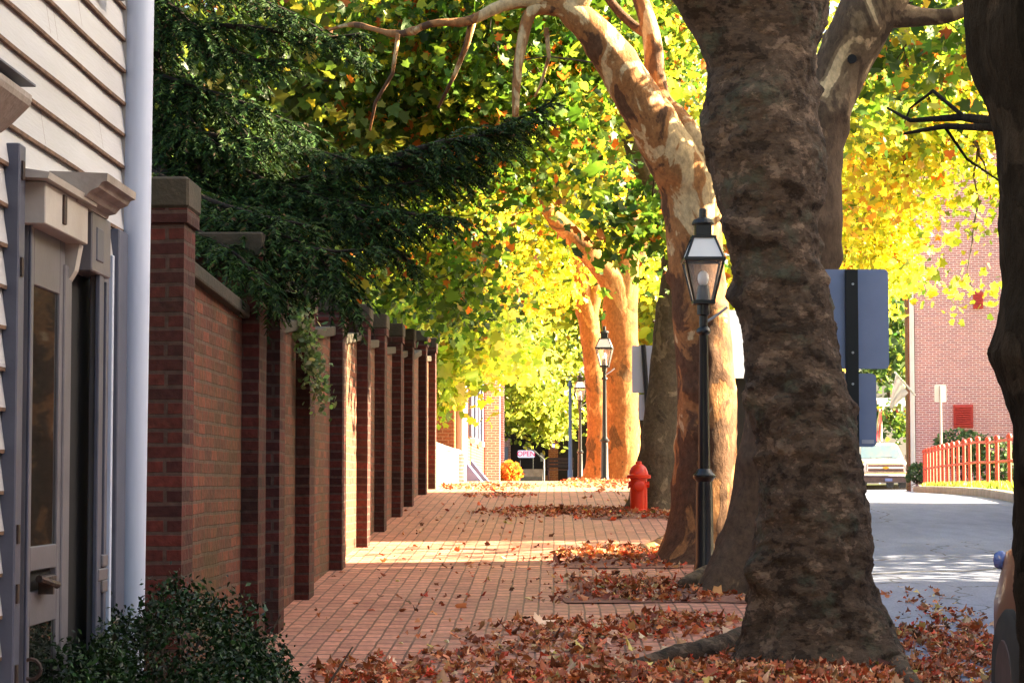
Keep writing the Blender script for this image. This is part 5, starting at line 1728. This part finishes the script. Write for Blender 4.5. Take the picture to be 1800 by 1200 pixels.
# drifts: centre, half extents (photograph pixels on the ground), count
litter(900, 1180, 360, 36, 900, .02)
litter(1060, 1120, 260, 34, 800, .035)
litter(1000, 1200, 460, 36, 1300, .03)
litter(1180, 1100, 140, 22, 330, .03)
litter(1160, 1040, 150, 20, 700, .05)
litter(1110, 975, 125, 13, 520, .05)
litter(1000, 902, 180, 10, 700, .05)
litter(860, 857, 90, 7, 420, .05)
litter(880, 872, 70, 4, 120, .04)
litter(1070, 853, 110, 5, 260, .05)
litter(1640, 1160, 140, 60, 1500, .04)
litter(1640, 1100, 110, 30, 300, .03)
litter(1600, 1060, 80, 30, 60, .01)
litter(1400, 1185, 260, 40, 1500, .05)
litter(800, 1060, 260, 110, 110, .006)
litter(900, 960, 220, 60, 60, .006)
litter(850, 905, 150, 20, 40, .006)
for (xa, xb, d0, d1) in PITS:
    for _ in range(int((xb - xa) * (d1 - d0) * 230)):
        x, d = random.uniform(xa, xb) - abs(random.gauss(0, .12)), random.uniform(d0, d1) + random.gauss(0, .16)
        x = min(x, 1.8)
        LP.append((x, d, gz(d) + .014 + random.random() * .03)); LS.append(.033 * random.lognormvariate(0, .3))
# the rest of the kerb strip, outside the picture and between the drifts
for _ in range(1800):
    d = random.uniform(3, 11); x = random.gauss(1.1, .7)
    if -1.5 < x < 4:
        LP.append((x, d, (rz(d, x) if x > 1.9 else gz(d)) + .012 + random.random() * .03)); LS.append(.04 * random.lognormvariate(0, .3))
for _ in range(900):
    d = random.uniform(27, 70); x = random.gauss(1.2, .5)
    if .2 < x < 1.85:
        LP.append((x, d, gz(d) + .012 + random.random() * .03)); LS.append(.04 * random.lognormvariate(0, .3))
LP, LS = np.array(LP), np.array(LS)
den = np.array([noise.noise(Vector((p[0] * 2.2, p[1] * .9, 3))) + .5 * noise.noise(Vector((p[0] * 6, p[1] * 3, 8))) for p in LP])
keep = (den > -.12) | (RNG.random(len(LP)) < .22)
LP, LS = LP[keep], LS[keep]
DRY = ([(.40, .115, .045), (.48, .18, .075), (.21, .068, .032), (.50, .28, .14), (.62, .43, .27), (.50, .07, .03), (.11, .042, .022), (.46, .36, .10)], [30, 24, 17, 12, 6, 10, 8, 2])
n = len(LP)
kind = RNG.random(n)
sel = [kind < .45, (kind >= .45) & (kind < .72), kind >= .72]
lo = leaves("fallen_leaves", MATS["dry_leaf"], None, LP[sel[0]], LS[sel[0]], palette(sel[0].sum(), *DRY, jit=.3), PLANE, PLANE_F, quats(sel[0].sum(), .42), curl=.5)
parts = [leaves("fallen_leaves", MATS["dry_leaf"], None, LP[sel[1]], LS[sel[1]] * .95, palette(sel[1].sum(), *DRY, jit=.3), PLANE, PLANE_F, quats(sel[1].sum(), .6), curl=.75, wid=RNG.uniform(.45, .8, sel[1].sum())),
         leaves("fallen_leaves", MATS["dry_leaf"], None, LP[sel[2]], LS[sel[2]] * RNG.uniform(.3, .8, sel[2].sum()), palette(sel[2].sum(), *DRY, jit=.35), SIMPLE, SIMPLE_F, quats(sel[2].sum(), .55), curl=.8, wid=RNG.uniform(.6, 1.2, sel[2].sum()))]
with bpy.context.temp_override(active_object=lo, object=lo, selected_objects=[lo] + parts, selected_editable_objects=[lo] + parts):
    bpy.ops.object.join()
lo["kind"] = "stuff"

# grass tufts along the sunny verge
GP = []
for _ in range(9000):
    d = random.uniform(34, 66); x = roadr(d) + .2 + abs(random.gauss(0, 2.2))
    GP.append((x, d, lawn_z(d, x) + .0))
GP = np.array(GP)
gd = RNG.normal(size=(len(GP), 3)) * .45 + np.array((0, 0, 1.0))
go = leaves("grass", MATS["plane_leaf"], None, GP, RNG.uniform(.06, .14, len(GP)), palette(len(GP), [(.16, .22, .03), (.24, .26, .04), (.11, .16, .025)], [3, 2, 2], .25), NEEDLE, NEEDLE_F, frames(gd), wid=np.full(len(GP), .22))
go["kind"] = "stuff"

# ================================================================== light
SUN_EL, SUN_AZ = math.radians(24), math.radians(8)     # azimuth from +X towards +Y
sv = Vector((math.cos(SUN_EL) * math.cos(SUN_AZ), math.cos(SUN_EL) * math.sin(SUN_AZ), math.sin(SUN_EL)))
sl = bpy.data.lights.new("sun", "SUN")
sl.energy = 5.0
sl.angle = math.radians(.55)
sl.color = (1.0, .82, .54)
so_ = bpy.data.objects.new("sun", sl)
so_.rotation_euler = (-sv).to_track_quat("-Z", "Y").to_euler()
so_.location = (30, 10, 30)
COL.objects.link(so_)
wd = bpy.data.worlds.new("World")
SC.world = wd
wd.use_nodes = True
nt = wd.node_tree
nt.nodes.clear()
wo = nt.nodes.new("ShaderNodeOutputWorld")
bg = nt.nodes.new("ShaderNodeBackground")
sk = nt.nodes.new("ShaderNodeTexSky")
sk.sky_type = "NISHITA"
sk.sun_disc = False
sk.sun_elevation = SUN_EL
sk.sun_rotation = math.pi / 2 - SUN_AZ
sk.air_density = 1.0
sk.dust_density = 5.0
sk.ozone_density = .4
bg.inputs["Strength"].default_value = .05
nt.links.new(sk.outputs[0], bg.inputs["Color"])
nt.links.new(bg.outputs[0], wo.inputs["Surface"])

vs_ = SC.view_settings
vs_.view_transform = "Standard"
vs_.look = "None"
vs_.gamma = 1
vs_.exposure = 3.6
cy = SC.cycles
cy.use_denoising = True
try:
    cy.denoiser = "OPENIMAGEDENOISE"
except Exception:
    pass
cy.max_bounces = 8
cy.diffuse_bounces = 4
cy.glossy_bounces = 3
cy.transmission_bounces = 4
cy.transparent_max_bounces = 8
cy.sample_clamp_indirect = 8
